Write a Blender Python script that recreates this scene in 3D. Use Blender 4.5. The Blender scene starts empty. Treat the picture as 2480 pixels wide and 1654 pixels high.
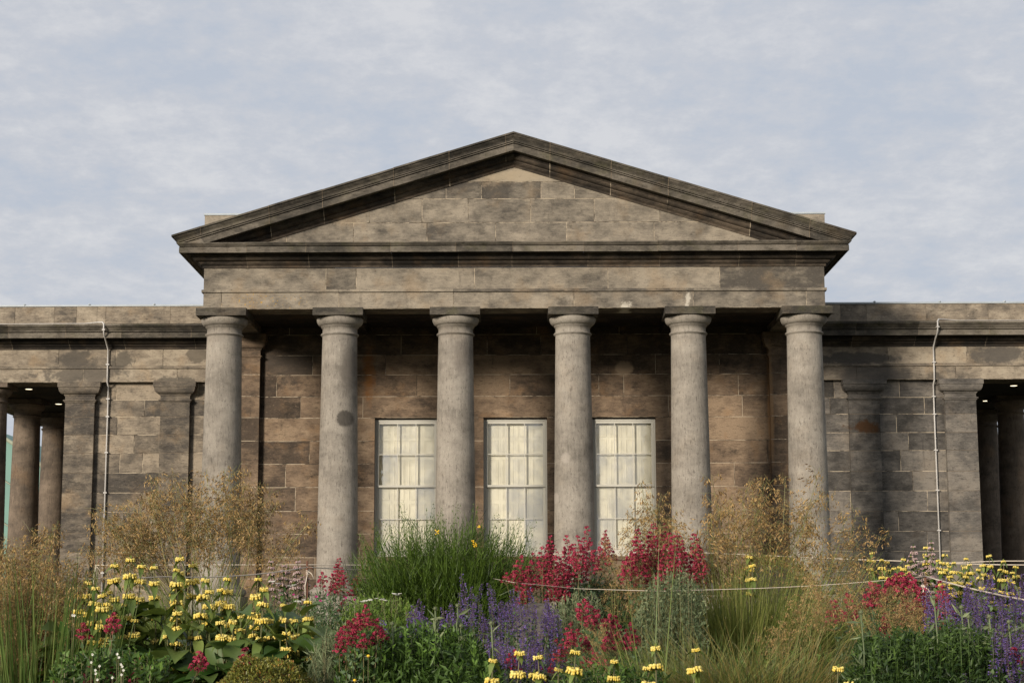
import bpy, math, random
import numpy as np
from mathutils import Vector, Matrix
R = math.radians
scene = bpy.context.scene
COL = scene.collection

# ------------------------------------------------------------------ camera
F_PX, W_PX, H_PX = 4220.0, 2480.0, 1654.0      # focal length / frame of the photograph in its pixels
PITCH, ROLL, YAW = math.atan((1477 - 827) / 4220.0), 0.0032, 0.0022
CAM = Vector((0.03, -33.0, 0.0))
fwd0 = Vector((-math.sin(YAW) * math.cos(PITCH), math.cos(YAW) * math.cos(PITCH), math.sin(PITCH)))
right0 = fwd0.cross(Vector((0, 0, 1))).normalized()
up0 = right0.cross(fwd0).normalized()
RT = right0 * math.cos(ROLL) - up0 * math.sin(ROLL)
UP = right0 * math.sin(ROLL) + up0 * math.cos(ROLL)
cam_d = bpy.data.cameras.new("camera")
cam_d.sensor_width = 36.0
cam_d.lens = 36.0 * F_PX / W_PX
cam_d.clip_start = 0.1
cam_d.clip_end = 9000.0
cam = bpy.data.objects.new("camera", cam_d)
M = Matrix((RT, UP, -fwd0)).transposed().to_4x4()
M.translation = CAM
cam.matrix_world = M
COL.objects.link(cam)
scene.camera = cam


def U(px, py, y):
    """point (X, Z) on the upright plane at depth y that the pixel shows"""
    d = fwd0 * F_PX + RT * (px - W_PX / 2) + UP * (H_PX / 2 - py)
    t = (y - CAM.y) / d.y
    return CAM.x + d.x * t, CAM.z + d.z * t


def UX(px, py, y): return U(px, py, y)[0]
def UZ(px, py, y): return U(px, py, y)[1]


# ------------------------------------------------------------------ world, sun, exposure
SUN_AZ, SUN_EL = 35.0, 15.0                     # degrees left of the facade's normal, above the horizon
S = Vector((-math.sin(R(SUN_AZ)) * math.cos(R(SUN_EL)), -math.cos(R(SUN_AZ)) * math.cos(R(SUN_EL)), math.sin(R(SUN_EL))))
world = bpy.data.worlds.new("World")
scene.world = world
world.use_nodes = True
nt = world.node_tree
nt.nodes.clear()
N = nt.nodes.new
L = nt.links.new
wo = N('ShaderNodeOutputWorld')
bg = N('ShaderNodeBackground')
sky = N('ShaderNodeTexSky')
sky.sky_type = 'NISHITA'
sky.sun_disc = False
sky.sun_elevation = R(SUN_EL)
sky.sun_rotation = R(180 + SUN_AZ)
sky.air_density = 1.2
sky.dust_density = 1.5
tc = N('ShaderNodeTexCoord')
sep = N('ShaderNodeSeparateXYZ')
L(tc.outputs['Generated'], sep.inputs[0])
# cloud deck: direction projected on a flat layer high above
zz = N('ShaderNodeMath'); zz.operation = 'MAXIMUM'; L(sep.outputs[2], zz.inputs[0]); zz.inputs[1].default_value = 0.03
za = N('ShaderNodeMath'); za.operation = 'ADD'; L(zz.outputs[0], za.inputs[0]); za.inputs[1].default_value = 0.22
dx = N('ShaderNodeMath'); dx.operation = 'DIVIDE'; L(sep.outputs[0], dx.inputs[0]); L(za.outputs[0], dx.inputs[1])
dy = N('ShaderNodeMath'); dy.operation = 'DIVIDE'; L(sep.outputs[1], dy.inputs[0]); L(za.outputs[0], dy.inputs[1])
cmb = N('ShaderNodeCombineXYZ'); L(dx.outputs[0], cmb.inputs[0]); L(dy.outputs[0], cmb.inputs[1])
n1 = N('ShaderNodeTexNoise'); n1.inputs['Scale'].default_value = 4.0; n1.inputs['Detail'].default_value = 7; n1.inputs['Roughness'].default_value = 0.52; n1.inputs['Distortion'].default_value = 0.25
L(cmb.outputs[0], n1.inputs['Vector'])
n2 = N('ShaderNodeTexNoise'); n2.inputs['Scale'].default_value = 17.0; n2.inputs['Detail'].default_value = 8; n2.inputs['Roughness'].default_value = 0.66
mp2 = N('ShaderNodeMapping'); mp2.inputs['Scale'].default_value = (1.0, 0.85, 1.0); mp2.inputs['Location'].default_value = (7, 3, 1)
L(cmb.outputs[0], mp2.inputs[0]); L(mp2.outputs[0], n2.inputs['Vector'])
mxn = N('ShaderNodeMix'); mxn.inputs[0].default_value = 0.48
L(n1.outputs['Fac'], mxn.inputs[2]); L(n2.outputs['Fac'], mxn.inputs[3])
cr = N('ShaderNodeValToRGB')
cr.color_ramp.elements[0].position = 0.40; cr.color_ramp.elements[0].color = (0.54, 0.59, 0.68, 1)
cr.color_ramp.elements[1].position = 0.605; cr.color_ramp.elements[1].color = (0.715, 0.725, 0.76, 1)
e = cr.color_ramp.elements.new(0.5); e.color = (0.61, 0.635, 0.695, 1)
n3 = N('ShaderNodeTexNoise'); n3.inputs['Scale'].default_value = 42.0; n3.inputs['Detail'].default_value = 8; n3.inputs['Roughness'].default_value = 0.68; n3.inputs['Distortion'].default_value = 0.3
mp3 = N('ShaderNodeMapping'); mp3.inputs['Scale'].default_value = (0.9, 1.15, 1.0); mp3.inputs['Rotation'].default_value = (0, 0, 0.35)
L(cmb.outputs[0], mp3.inputs[0]); L(mp3.outputs[0], n3.inputs['Vector'])
mx3 = N('ShaderNodeMix'); mx3.inputs[0].default_value = 0.12; L(mxn.outputs[0], mx3.inputs[2]); L(n3.outputs['Fac'], mx3.inputs[3])
L(mx3.outputs[0], cr.inputs[0])
skys = N('ShaderNodeMix'); skys.data_type = 'RGBA'; skys.blend_type = 'MULTIPLY'; skys.inputs[0].default_value = 1
L(sky.outputs[0], skys.inputs[6]); skys.inputs[7].default_value = (0.08, 0.08, 0.08, 1)
mxs = N('ShaderNodeMix'); mxs.data_type = 'RGBA'; mxs.inputs[0].default_value = 0.94
L(skys.outputs[2], mxs.inputs[6]); L(cr.outputs[0], mxs.inputs[7])
L(mxs.outputs[2], bg.inputs[0])
bg.inputs[1].default_value = 1.0
L(bg.outputs[0], wo.inputs[0])

sun_d = bpy.data.lights.new("sun", 'SUN')
sun_d.energy = 5.0
sun_d.angle = R(12.0)
sun_d.color = (1.0, 0.895, 0.77)
sun = bpy.data.objects.new("sun", sun_d)
sun.rotation_euler = (-S).to_track_quat('-Z', 'Y').to_euler()
sun.location = (-20, -30, 20)
COL.objects.link(sun)
scene.view_settings.view_transform = 'Standard'
scene.view_settings.look = 'None'
scene.view_settings.gamma = 1.0
scene.view_settings.exposure = -0.05
scene.cycles.max_bounces = 6
scene.cycles.transparent_max_bounces = 8
scene.cycles.diffuse_bounces = 3

rng = random.Random(7)
nr = np.random.default_rng(11)


# ------------------------------------------------------------------ mesh builder
class MB:
    def __init__(s):
        s.v = []; s.n = 0; s.loops = []; s.tot = []; s.tint = []; s.mat = []; s.smooth = []

    def add(s, verts, faces, tint=0.5, mat=0, smooth=False):
        """verts: Nx3, faces: list of index tuples"""
        verts = np.asarray(verts, float).reshape(-1, 3)
        b = s.n
        s.v.append(verts); s.n += len(verts)
        for f in faces:
            s.loops.append(np.asarray(f, np.int64) + b); s.tot.append([len(f)])
        k = len(faces)
        s.tint.append(np.full(k, tint)); s.mat.append(np.full(k, mat)); s.smooth.append(np.full(k, smooth))

    def bulk(s, verts, faces, tint, mat=0, smooth=False):
        """verts: Nx3, faces MxK array, tint array M"""
        verts = np.asarray(verts, float).reshape(-1, 3); faces = np.asarray(faces, np.int64)
        s.v.append(verts); s.loops.append((faces + s.n).ravel()); s.n += len(verts)
        k = len(faces)
        s.tot.append(np.full(k, faces.shape[1]))
        s.tint.append(np.broadcast_to(np.asarray(tint, float), (k,)).copy())
        s.mat.append(np.broadcast_to(np.asarray(mat), (k,)).copy()); s.smooth.append(np.full(k, smooth))

    def mesh(s, name, mats):
        me = bpy.data.meshes.new(name)
        v = np.concatenate(s.v); lp = np.concatenate(s.loops).astype(np.int32)
        tot = np.concatenate([np.asarray(t) for t in s.tot]).astype(np.int32)
        start = np.concatenate([[0], np.cumsum(tot)[:-1]]).astype(np.int32)
        me.vertices.add(len(v)); me.vertices.foreach_set('co', v.astype(np.float32).ravel())
        me.loops.add(len(lp)); me.loops.foreach_set('vertex_index', lp)
        me.polygons.add(len(tot)); me.polygons.foreach_set('loop_start', start)
        try: me.polygons.foreach_set('loop_total', tot)
        except Exception: pass
        for m in mats: me.materials.append(m)
        me.polygons.foreach_set('material_index', np.concatenate(s.mat).astype(np.int32))
        me.polygons.foreach_set('use_smooth', np.concatenate(s.smooth).astype(bool))
        me.update(calc_edges=True)
        me.validate()
        a = me.attributes.new('tint', 'FLOAT', 'FACE')
        t = np.concatenate(s.tint).astype(np.float32)
        if len(t) == len(me.polygons): a.data.foreach_set('value', t)
        return me

    def box(s, x0, x1, y0, y1, z0, z1, tint=0.5, mat=0, skip=''):
        if x0 > x1: x0, x1 = x1, x0
        if y0 > y1: y0, y1 = y1, y0
        if z0 > z1: z0, z1 = z1, z0
        V = [(x0, y0, z0), (x1, y0, z0), (x1, y1, z0), (x0, y1, z0), (x0, y0, z1), (x1, y0, z1), (x1, y1, z1), (x0, y1, z1)]
        Fc = {'b': (0, 3, 2, 1), 't': (4, 5, 6, 7), 'f': (0, 1, 5, 4), 'k': (2, 3, 7, 6), 'l': (3, 0, 4, 7), 'r': (1, 2, 6, 5)}
        s.add(V, [Fc[k] for k in Fc if k not in skip], tint, mat)

    def tube(s, pts, rad, seg=6, tint=0.5, mat=0, smooth=True):
        pts = [Vector(p) for p in pts]
        if not hasattr(rad, '__len__'): rad = [rad] * len(pts)
        V = []; ref = None
        for i, p in enumerate(pts):
            t = (pts[min(i + 1, len(pts) - 1)] - pts[max(i - 1, 0)]).normalized()
            a = t.cross(Vector((0, 0, 1)) if abs(t.z) < 0.9 else Vector((1, 0, 0)))
            if ref is not None:
                a = ref - t * ref.dot(t)
            a.normalize(); ref = a
            b = t.cross(a)
            for k in range(seg):
                an = 2 * math.pi * k / seg
                V.append(p + (a * math.cos(an) + b * math.sin(an)) * rad[i])
        Fc = [(i * seg + k, i * seg + (k + 1) % seg, (i + 1) * seg + (k + 1) % seg, (i + 1) * seg + k) for i in range(len(pts) - 1) for k in range(seg)]
        Fc.append(tuple(range(seg - 1, -1, -1))); Fc.append(tuple(len(V) - seg + k for k in range(seg)))
        s.add(V, Fc, tint, mat, smooth)

    def lathe(s, prof, seg=48, tint=0.5, mat=0, smooth=True, cx=0, cy=0):
        V = []
        for r, z in prof:
            for k in range(seg):
                a = 2 * math.pi * k / seg
                V.append((cx + r * math.cos(a), cy + r * math.sin(a), z))
        Fc = [(i * seg + k, i * seg + (k + 1) % seg, (i + 1) * seg + (k + 1) % seg, (i + 1) * seg + k) for i in range(len(prof) - 1) for k in range(seg)]
        s.add(V, Fc, tint, mat, smooth)
        s.add([(cx, cy, prof[-1][1])] + V[-seg:], [(0, 1 + k, 1 + (k + 1) % seg) for k in range(seg)], tint, mat)


def link(name, data, parent=None, loc=(0, 0, 0), **props):
    o = bpy.data.objects.new(name, data)
    COL.objects.link(o)
    o.location = loc
    if parent: o.parent = parent
    for k, v in props.items(): o[k] = v
    return o


def thing(name, label, cat, loc=(0, 0, 0), group=None):
    o = bpy.data.objects.new(name, None)
    o.empty_display_size = 0.2
    COL.objects.link(o); o.location = loc
    o['label'] = label; o['category'] = cat
    if group: o['group'] = group
    return o


def dup(o, parent=None, loc=None):
    """a part with its sub-parts, sharing mesh data"""
    c = o.copy(); COL.objects.link(c)
    if parent: c.parent = parent
    if loc is not None: c.location = loc
    for ch in [x for x in COL.objects if x.parent == o]:
        k = ch.copy(); COL.objects.link(k); k.parent = c
    return c


# ------------------------------------------------------------------ material helpers
class NB:
    def __init__(s, name):
        s.m = bpy.data.materials.new(name); s.m.use_nodes = True
        s.t = s.m.node_tree; s.t.nodes.clear()
        s.out = s.t.nodes.new('ShaderNodeOutputMaterial')
        s.geo = s.t.nodes.new('ShaderNodeNewGeometry')

    def n(s, k, **kw):
        nd = s.t.nodes.new('ShaderNode' + k)
        for a, b in kw.items(): setattr(nd, a, b)
        return nd

    def l(s, a, b): s.t.links.new(a, b)

    def math(s, op, a, b=None, c=None, clamp=False):
        nd = s.n('Math', operation=op); nd.use_clamp = clamp
        for i, x in enumerate((a, b, c)):
            if x is None: continue
            if isinstance(x, (int, float)): nd.inputs[i].default_value = x
            else: s.l(x, nd.inputs[i])
        return nd.outputs[0]

    def mix(s, fac, a, b, mode='MIX'):
        nd = s.n('Mix', data_type='RGBA', blend_type=mode)
        for i, x in ((0, fac), (6, a), (7, b)):
            if isinstance(x, (int, float)): nd.inputs[i].default_value = x
            elif isinstance(x, tuple): nd.inputs[i].default_value = (*x[:3], 1)
            else: s.l(x, nd.inputs[i])
        return nd.outputs[2]

    blk = None

    def pos(s, scale=(1, 1, 1), off=(0, 0, 0), per_block=False):
        mp = s.n('Mapping'); s.l(s.blk if per_block and s.blk else s.geo.outputs['Position'], mp.inputs[0])
        mp.inputs['Scale'].default_value = scale; mp.inputs['Location'].default_value = off
        return mp.outputs[0]

    def noise(s, scale, detail=4, rough=0.55, stretch=(1, 1, 1), off=(0, 0, 0), dist=0.0, pb=False):
        nd = s.n('TexNoise'); s.l(s.pos(stretch, off, pb), nd.inputs['Vector'])
        nd.inputs['Scale'].default_value = scale; nd.inputs['Detail'].default_value = detail
        nd.inputs['Roughness'].default_value = rough; nd.inputs['Distortion'].default_value = dist
        return nd.outputs['Fac']

    def ramp(s, x, lo, hi, a=0.0, b=1.0):
        nd = s.n('MapRange'); nd.clamp = True; nd.interpolation_type = 'SMOOTHSTEP'
        s.l(x, nd.inputs[0])
        for i, v in zip((1, 2, 3, 4), (lo, hi, a, b)): nd.inputs[i].default_value = v
        return nd.outputs[0]

    def attr(s, name='tint'):
        nd = s.n('Attribute', attribute_name=name, attribute_type='GEOMETRY')
        return nd.outputs['Fac']

    def done(s, col, rough=0.85, bump=None, spec=0.25, bstr=0.5, bdist=0.01):
        p = s.n('BsdfPrincipled')
        if isinstance(col, tuple): p.inputs['Base Color'].default_value = (*col[:3], 1)
        else: s.l(col, p.inputs['Base Color'])
        if isinstance(rough, (int, float)): p.inputs['Roughness'].default_value = rough
        else: s.l(rough, p.inputs['Roughness'])
        p.inputs['Specular IOR Level'].default_value = spec
        if bump is not None:
            b = s.n('Bump'); b.inputs['Strength'].default_value = bstr; b.inputs['Distance'].default_value = bdist
            s.l(bump, b.inputs['Height']); s.l(b.outputs[0], p.inputs['Normal'])
        s.l(p.outputs[0], s.out.inputs[0])
        return s.m


def patch(b, col, c, r, color, strength=0.9, soft=0.5, nscale=6.0, namp=0.5):
    """a stain of its own shape round world point c=(x,z), radii r"""
    sp = b.n('SeparateXYZ'); b.l(b.geo.outputs['Position'], sp.inputs[0])
    ax = b.math('DIVIDE', b.math('SUBTRACT', sp.outputs[0], c[0]), r[0])
    az = b.math('DIVIDE', b.math('SUBTRACT', sp.outputs[2], c[1]), r[1])
    d = b.math('SQRT', b.math('ADD', b.math('MULTIPLY', ax, ax), b.math('MULTIPLY', az, az)))
    nz = b.noise(nscale, 7, 0.72)
    d = b.math('ADD', d, b.math('MULTIPLY', b.math('SUBTRACT', nz, 0.5), 5.5 * namp))
    m = b.ramp(d, 1.0 - soft, 1.0 + soft * 0.4, strength, 0.0)
    return b.mix(m, col, color)


def stone(name, light, mid, dark, grime=(0.075, 0.066, 0.055), gr=0.5, warm=0.5, pits='h', patches=(), moss=0.0, lichen=None, bstr=0.45, sat=0.8):
    def ds(c):
        m = sum(c) / 3
        q = [m + (x - m) * sat for x in c]
        return (q[0] * 1.01, q[1] * 1.0, q[2] * .965)
    light, mid, dark, grime = ds(light), ds(mid), ds(dark), ds(grime)
    b = NB(name)
    t = b.attr()
    vm = b.n('VectorMath', operation='MULTIPLY'); vm.inputs[0].default_value = (23.7, 11.3, 37.1)
    cb_ = b.n('CombineXYZ')
    for q in range(3): b.l(t, cb_.inputs[q])
    b.l(cb_.outputs[0], vm.inputs[1])
    va = b.n('VectorMath', operation='ADD'); b.l(vm.outputs[0], va.inputs[0]); b.l(b.geo.outputs['Position'], va.inputs[1])
    b.blk = va.outputs[0]
    big = b.noise(0.9, 6, 0.62, dist=0.3)
    med = b.noise(2.6, 7, 0.68, stretch=(1, 1, 1.9), off=(3, 5, 2), pb=True)
    bed = b.noise(4.5, 5, 0.7, stretch=(1, 1, 7) if pits == 'h' else (5, 5, 0.8), off=(1, 9, 4), pb=True)
    fine = b.noise(70, 3, 0.7)
    # tone of the block plus slow weathering
    k = b.math('ADD', b.math('MULTIPLY', b.math('SUBTRACT', t, 0.06), 1.0), b.math('MULTIPLY', b.math('SUBTRACT', big, 0.5), 1.9))
    k = b.math('ADD', k, b.math('MULTIPLY', b.math('SUBTRACT', med, 0.5), 2.3 if pits == 'h' else 1.2))
    k = b.math('ADD', k, b.math('MULTIPLY', b.math('SUBTRACT', bed, 0.5), 0.8))
    k = b.math('ADD', k, 0.10)
    cr = b.n('ValToRGB'); b.l(k, cr.inputs[0])
    cr.color_ramp.elements[0].position = 0.0; cr.color_ramp.elements[0].color = (*light, 1)
    cr.color_ramp.elements[1].position = 1.05 if False else 1.0; cr.color_ramp.elements[1].color = (*dark, 1)
    e = cr.color_ramp.elements.new(0.5); e.color = (*mid, 1)
    col = cr.outputs[0]
    # warm iron tint in places
    wn = b.ramp(b.noise(1.7, 4, 0.6, off=(11, 2, 8)), 0.52, 0.72, 0, warm)
    col = b.mix(wn, col, (light[0] * 0.95, light[1] * 0.76, light[2] * 0.55))
    # soot: broad crusts with ragged edges, and narrow run-down streaks
    sn = b.math('ADD', b.noise(1.5, 9, 0.74, stretch=(1, 1, 1.6), off=(5, 1, 13), pb=True), b.math('MULTIPLY', b.math('SUBTRACT', t, 0.5), 0.14))
    g = b.ramp(sn, 0.55, 0.68, 0, gr)
    col = b.mix(g, col, grime)
    st = b.ramp(b.noise(5.5, 6, 0.7, stretch=(1, 1, 0.16), off=(2, 7, 3), dist=0.2), 0.58, 0.72, 0, gr * (0.6 if pits == 'h' else 0.3))
    col = b.mix(st, col, (grime[0] * 1.2, grime[1] * 1.15, grime[2] * 1.1))
    if moss:
        mo = b.ramp(b.noise(2.2, 5, 0.7, off=(4, 4, 1)), 0.5, 0.7, 0, moss)
        col = b.mix(mo, col, (0.10, 0.095, 0.045))
    # small pits and bedding flecks
    if pits == 'h':
        pn = b.noise(11, 4, 0.75, stretch=(1, 1, 5.5))
    else:
        pn = b.noise(34, 3, 0.65, stretch=(1, 1, 0.3))
    pit = b.ramp(pn, 0.585, 0.66, 0, 0.7 if pits == 'h' else .45)
    col = b.mix(pit, col, (grime[0] * 0.75, grime[1] * 0.7, grime[2] * 0.65))
    lit = b.ramp(b.noise(15 if pits == 'h' else 26, 5, 0.75, stretch=(1, 1, 3 if pits == 'h' else 0.3), off=(8, 8, 8)), 0.58, 0.70, 0, 0.5 if pits == 'h' else .3)
    col = b.mix(lit, col, (light[0] * 1.35, light[1] * 1.35, light[2] * 1.35))
    col = b.mix(1.0, col, b.mix(fine, (0.52, 0.52, 0.52), (1.2, 1.2, 1.2)), 'MULTIPLY')
    for p in patches: col = patch(b, col, *p)
    if lichen:
        (c, r_) = lichen
        sp = b.ramp(b.noise(26, 2, 0.5), 0.63, 0.68)
        col2 = b.mix(sp, col, (0.42, 0.24, 0.03))
        sp2 = b.n('SeparateXYZ'); b.l(b.geo.outputs['Position'], sp2.inputs[0])
        ax = b.math('DIVIDE', b.math('SUBTRACT', sp2.outputs[0], c[0]), r_[0])
        az = b.math('DIVIDE', b.math('SUBTRACT', sp2.outputs[2], c[1]), r_[1])
        d = b.math('SQRT', b.math('ADD', b.math('MULTIPLY', ax, ax), b.math('MULTIPLY', az, az)))
        col = b.mix(b.ramp(d, 0.5, 1.0, 1, 0), col, col2)
    h = b.math('ADD', b.math('MULTIPLY', fine, 0.35), b.math('MULTIPLY', bed, 0.8))
    h = b.math('SUBTRACT', h, b.math('MULTIPLY', pit, 0.9))
    h = b.math('ADD', h, b.math('MULTIPLY', b.noise(9, 4, 0.6), 0.6))
    return b.done(col, 0.9, h, 0.2, bstr, 0.012)


def simple(name, c, rough=0.6, var=0.15, scale=8, metal=0.0, spec=0.4, stretch=(1, 1, 1)):
    b = NB(name)
    nz = b.noise(scale, 5, 0.6, stretch=stretch)
    col = b.mix(nz, tuple(x * (1 - var) for x in c), tuple(min(1, x * (1 + var)) for x in c))
    m = b.done(col, rough, nz, spec, 0.15, 0.004)
    for nd in b.t.nodes:
        if nd.type == 'BSDF_PRINCIPLED': nd.inputs['Metallic'].default_value = metal
    return m


def leafmat(name, a, c, trans=0.3, rough=0.5, spec=0.3, back=None):
    """foliage: colour runs a->c with the per-leaf tint, plus a little from object to object"""
    b = NB(name)
    oi = b.n('ObjectInfo')
    k = b.math('ADD', b.attr(), b.math('MULTIPLY', b.math('SUBTRACT', oi.outputs['Random'], 0.5), 0.25), clamp=True)
    col = b.mix(k, a, c)
    nz = b.noise(30, 3, 0.6)
    col = b.mix(1.0, col, b.mix(nz, (0.75, 0.75, 0.75), (1.2, 1.2, 1.2)), 'MULTIPLY')
    p = b.n('BsdfPrincipled'); b.l(col, p.inputs['Base Color']); p.inputs['Roughness'].default_value = rough
    p.inputs['Specular IOR Level'].default_value = spec
    tr = b.n('BsdfTranslucent'); b.l(b.mix(1.0, col, (1.25, 1.2, 0.7), 'MULTIPLY'), tr.inputs[0])
    ms = b.n('MixShader'); ms.inputs[0].default_value = trans * .75
    b.l(p.outputs[0], ms.inputs[1]); b.l(tr.outputs[0], ms.inputs[2]); b.l(ms.outputs[0], b.out.inputs[0])
    return b.m
# ------------------------------------------------------------------ key planes and heights, read off the facade
Y0 = 0.0            # entablature face of the portico
YC = 0.325          # centres of the six columns
YA, YW = 3.10, 3.24  # face of the antae, wall behind the portico
YE, YN = 3.20, 3.34  # wing entablature face, wing wall
HX = 5.978           # half width of the portico entablature
XC = [-5.612, -3.376, -1.133, 1.133, 3.370, 5.612]
Z_ARB = UZ(700, 748.5, Y0); Z_TA0 = UZ(600, 709, Y0); Z_TA1 = UZ(600, 702, Y0); Z_FRT = UZ(560, 650, Y0)
Z_CO0 = UZ(450, 612, -.415); Z_CO1 = UZ(450, 597, -.415); Z_HT = UZ(480, 588, -.43)
Z_AP = UZ(1240, 318.5, -.542); Z_TIP = UZ(415, 569, -.542)
SLOPE = (Z_AP - Z_TIP) / (HX + .542)
hz = lambda py, y: UZ(1240, py, y) - Z_AP
ZG = -0.30          # ground along the building
# wing
WL = lambda py, y=YE: UZ(300, py, y)
WZ_ARB, WZ_TA0, WZ_TA1, WZ_FRT = WL(925.5), WL(893), WL(887), WL(846)
WZ_CO0, WZ_CO1 = WL(818, YE - .39), WL(802, YE - .39)
WZ_CT = WL(783, YE - .47); WZ_PT = WL(742, YE)

# ------------------------------------------------------------------ stone
M_FRZ = stone('sandstone_entablature', (0.35, 0.295, 0.22), (0.22, 0.187, 0.143), (0.095, 0.083, 0.069), grime=(0.062, 0.054, 0.045), gr=0.65, warm=0.3, bstr=0.4,
              lichen=((UX(640, 730, 0), UZ(640, 730, 0)), (1.0, 0.22)),
              patches=(((UX(1245, 425, 0), UZ(1245, 425, 0)), (0.8, 0.14), (0.38, 0.315, 0.22), 0.6, 0.5, 5.0, 0.35),
                       ((UX(1515, 742, 0), UZ(1515, 742, 0)), (0.12, 0.1), (0.5, 0.46, 0.38), 0.8, 0.6, 9.0, 0.8),
                       ((UX(1665, 730, 0), UZ(1665, 730, 0)), (0.05, 0.2), (0.5, 0.46, 0.38), 0.8, 0.6, 9.0, 0.8)))
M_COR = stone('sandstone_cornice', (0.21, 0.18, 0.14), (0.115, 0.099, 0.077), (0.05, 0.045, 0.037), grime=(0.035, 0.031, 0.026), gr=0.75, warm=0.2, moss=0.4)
M_BED = stone('sandstone_soot_and_shade', (0.14, 0.105, 0.072), (0.06, 0.047, 0.035), (0.022, 0.019, 0.016), grime=(0.022, 0.02, 0.018), gr=0.9, warm=0.5)
M_PORT = stone('sandstone_portico_wall', sat=.95, light=(0.31, 0.225, 0.15), mid=(0.19, 0.135, 0.092), dark=(0.085, 0.064, 0.048), grime=(0.045, 0.036, 0.028), gr=0.8, warm=0.45,
               patches=(((UX(893, 905, YW), UZ(893, 905, YW)), (0.14, 0.55), (0.26, 0.11, 0.03), 0.75, 0.8, 5.0, 0.5),
                        ((UX(1512, 892, YW), UZ(1512, 892, YW)), (0.2, 0.17), (0.40, 0.30, 0.20), 0.7, 0.3, 4.0, 0.2),
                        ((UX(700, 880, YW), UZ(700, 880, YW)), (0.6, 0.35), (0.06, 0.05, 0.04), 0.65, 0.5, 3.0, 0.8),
                        ((UX(1865, 985, YW), UZ(1865, 985, YW)), (0.06, 1.3), (0.33, 0.20, 0.10), 0.7, 0.7, 5.0, 0.3)))
M_WNL = stone('sandstone_wing_warm', (0.36, 0.29, 0.205), (0.19, 0.155, 0.115), (0.082, 0.071, 0.06), grime=(0.05, 0.044, 0.037), gr=0.65, warm=0.4)
M_WNR = stone('sandstone_wing_dark', (0.23, 0.20, 0.165), (0.13, 0.117, 0.103), (0.062, 0.057, 0.051), grime=(0.036, 0.034, 0.032), gr=0.7, warm=0.15,
              patches=(((UX(2093, 1034, YE), UZ(2093, 1034, YE)), (0.36, 0.13), (0.06, 0.028, 0.01), 0.9, 0.4, 5.0, 0.5),))
P_F = lambda px, py: (UX(px, py, YE), UZ(px, py, YE))
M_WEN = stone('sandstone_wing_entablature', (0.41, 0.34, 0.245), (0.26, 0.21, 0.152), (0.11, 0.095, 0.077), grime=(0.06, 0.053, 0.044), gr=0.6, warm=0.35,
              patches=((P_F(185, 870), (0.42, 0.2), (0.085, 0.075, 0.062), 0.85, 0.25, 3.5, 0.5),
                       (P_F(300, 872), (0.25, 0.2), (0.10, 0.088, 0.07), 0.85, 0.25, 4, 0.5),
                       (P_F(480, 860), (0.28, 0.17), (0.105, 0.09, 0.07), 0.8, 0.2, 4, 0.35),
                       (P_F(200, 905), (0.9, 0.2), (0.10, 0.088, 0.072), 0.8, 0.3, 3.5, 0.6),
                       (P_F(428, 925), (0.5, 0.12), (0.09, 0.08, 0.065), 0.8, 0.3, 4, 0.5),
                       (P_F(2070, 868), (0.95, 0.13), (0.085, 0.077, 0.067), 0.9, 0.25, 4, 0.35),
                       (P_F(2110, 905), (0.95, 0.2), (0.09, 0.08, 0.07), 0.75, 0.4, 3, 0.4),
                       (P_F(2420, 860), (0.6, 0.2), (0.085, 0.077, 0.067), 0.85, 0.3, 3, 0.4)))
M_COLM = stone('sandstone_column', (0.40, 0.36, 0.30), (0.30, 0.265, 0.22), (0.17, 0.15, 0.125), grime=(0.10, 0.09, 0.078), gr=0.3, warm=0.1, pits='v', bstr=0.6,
               patches=(((UX(835, 1013, YC - .35), UZ(835, 1013, YC - .35)), (0.17, 0.17), (0.05, 0.044, 0.037), 0.85, 0.25, 30, 0.12),
                        ((UX(845, 890, YC - .35), UZ(845, 890, YC - .35)), (0.22, 0.5), (0.12, 0.105, 0.088), 0.75, 0.5, 5, 0.35),
                        ((UX(1120, 860, YC - .35), UZ(1120, 860, YC - .35)), (0.2, 0.35), (0.15, 0.13, 0.11), 0.6, 0.6, 5, 0.4),
                        ((UX(845, 1060, YC - .35), UZ(845, 1060, YC - .35)), (0.1, 0.4), (0.14, 0.125, 0.105), 0.5, 0.8, 8, 0.6),
                        ((UX(1370, 1108, YC - .38), UZ(1370, 1108, YC - .38)), (0.085, 0.11), (0.40, 0.36, 0.31), 0.4, 0.3, 22, 0.16),
                        ((UX(1347, 1205, YC - .38), UZ(1347, 1205, YC - .38)), (0.06, 0.12), (0.42, 0.37, 0.32), 0.45, 0.3, 10, 0.15)))
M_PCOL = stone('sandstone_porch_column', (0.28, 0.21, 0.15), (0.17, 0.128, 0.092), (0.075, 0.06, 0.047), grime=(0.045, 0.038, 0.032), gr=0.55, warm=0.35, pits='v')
def mortar():
    b = NB('lime_mortar')
    q = b.ramp(b.noise(2.6, 5, 0.7), 0.42, 0.6)
    return b.done(b.mix(q, (0.50, 0.42, 0.31), (0.075, 0.062, 0.048)), .95, q, .1, .3, .004)
M_MORT = mortar()
M_MORTD = simple('dark_open_joint', (0.17, 0.135, 0.095), 0.95, 0.5, 9)
M_LEAD = simple('lead_sheet', (0.36, 0.40, 0.42), 0.5, 0.3, 6, 0.0, 0.5)
M_ROOF = simple('roof_slate', (0.10, 0.105, 0.11), 0.7, 0.3, 10)
M_WOOD = simple('painted_sash_wood', (0.50, 0.485, 0.42), 0.45, 0.06, 20)
M_SHUT = simple('painted_shutter', (0.80, 0.755, 0.62), 0.5, 0.05, 12)
M_DARK = simple('interior_shadow', (0.05, 0.045, 0.04), 0.9, 0.2)
M_CABLE = simple('galvanised_conduit', (0.48, 0.46, 0.43), 0.5, 0.2, 30)

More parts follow.
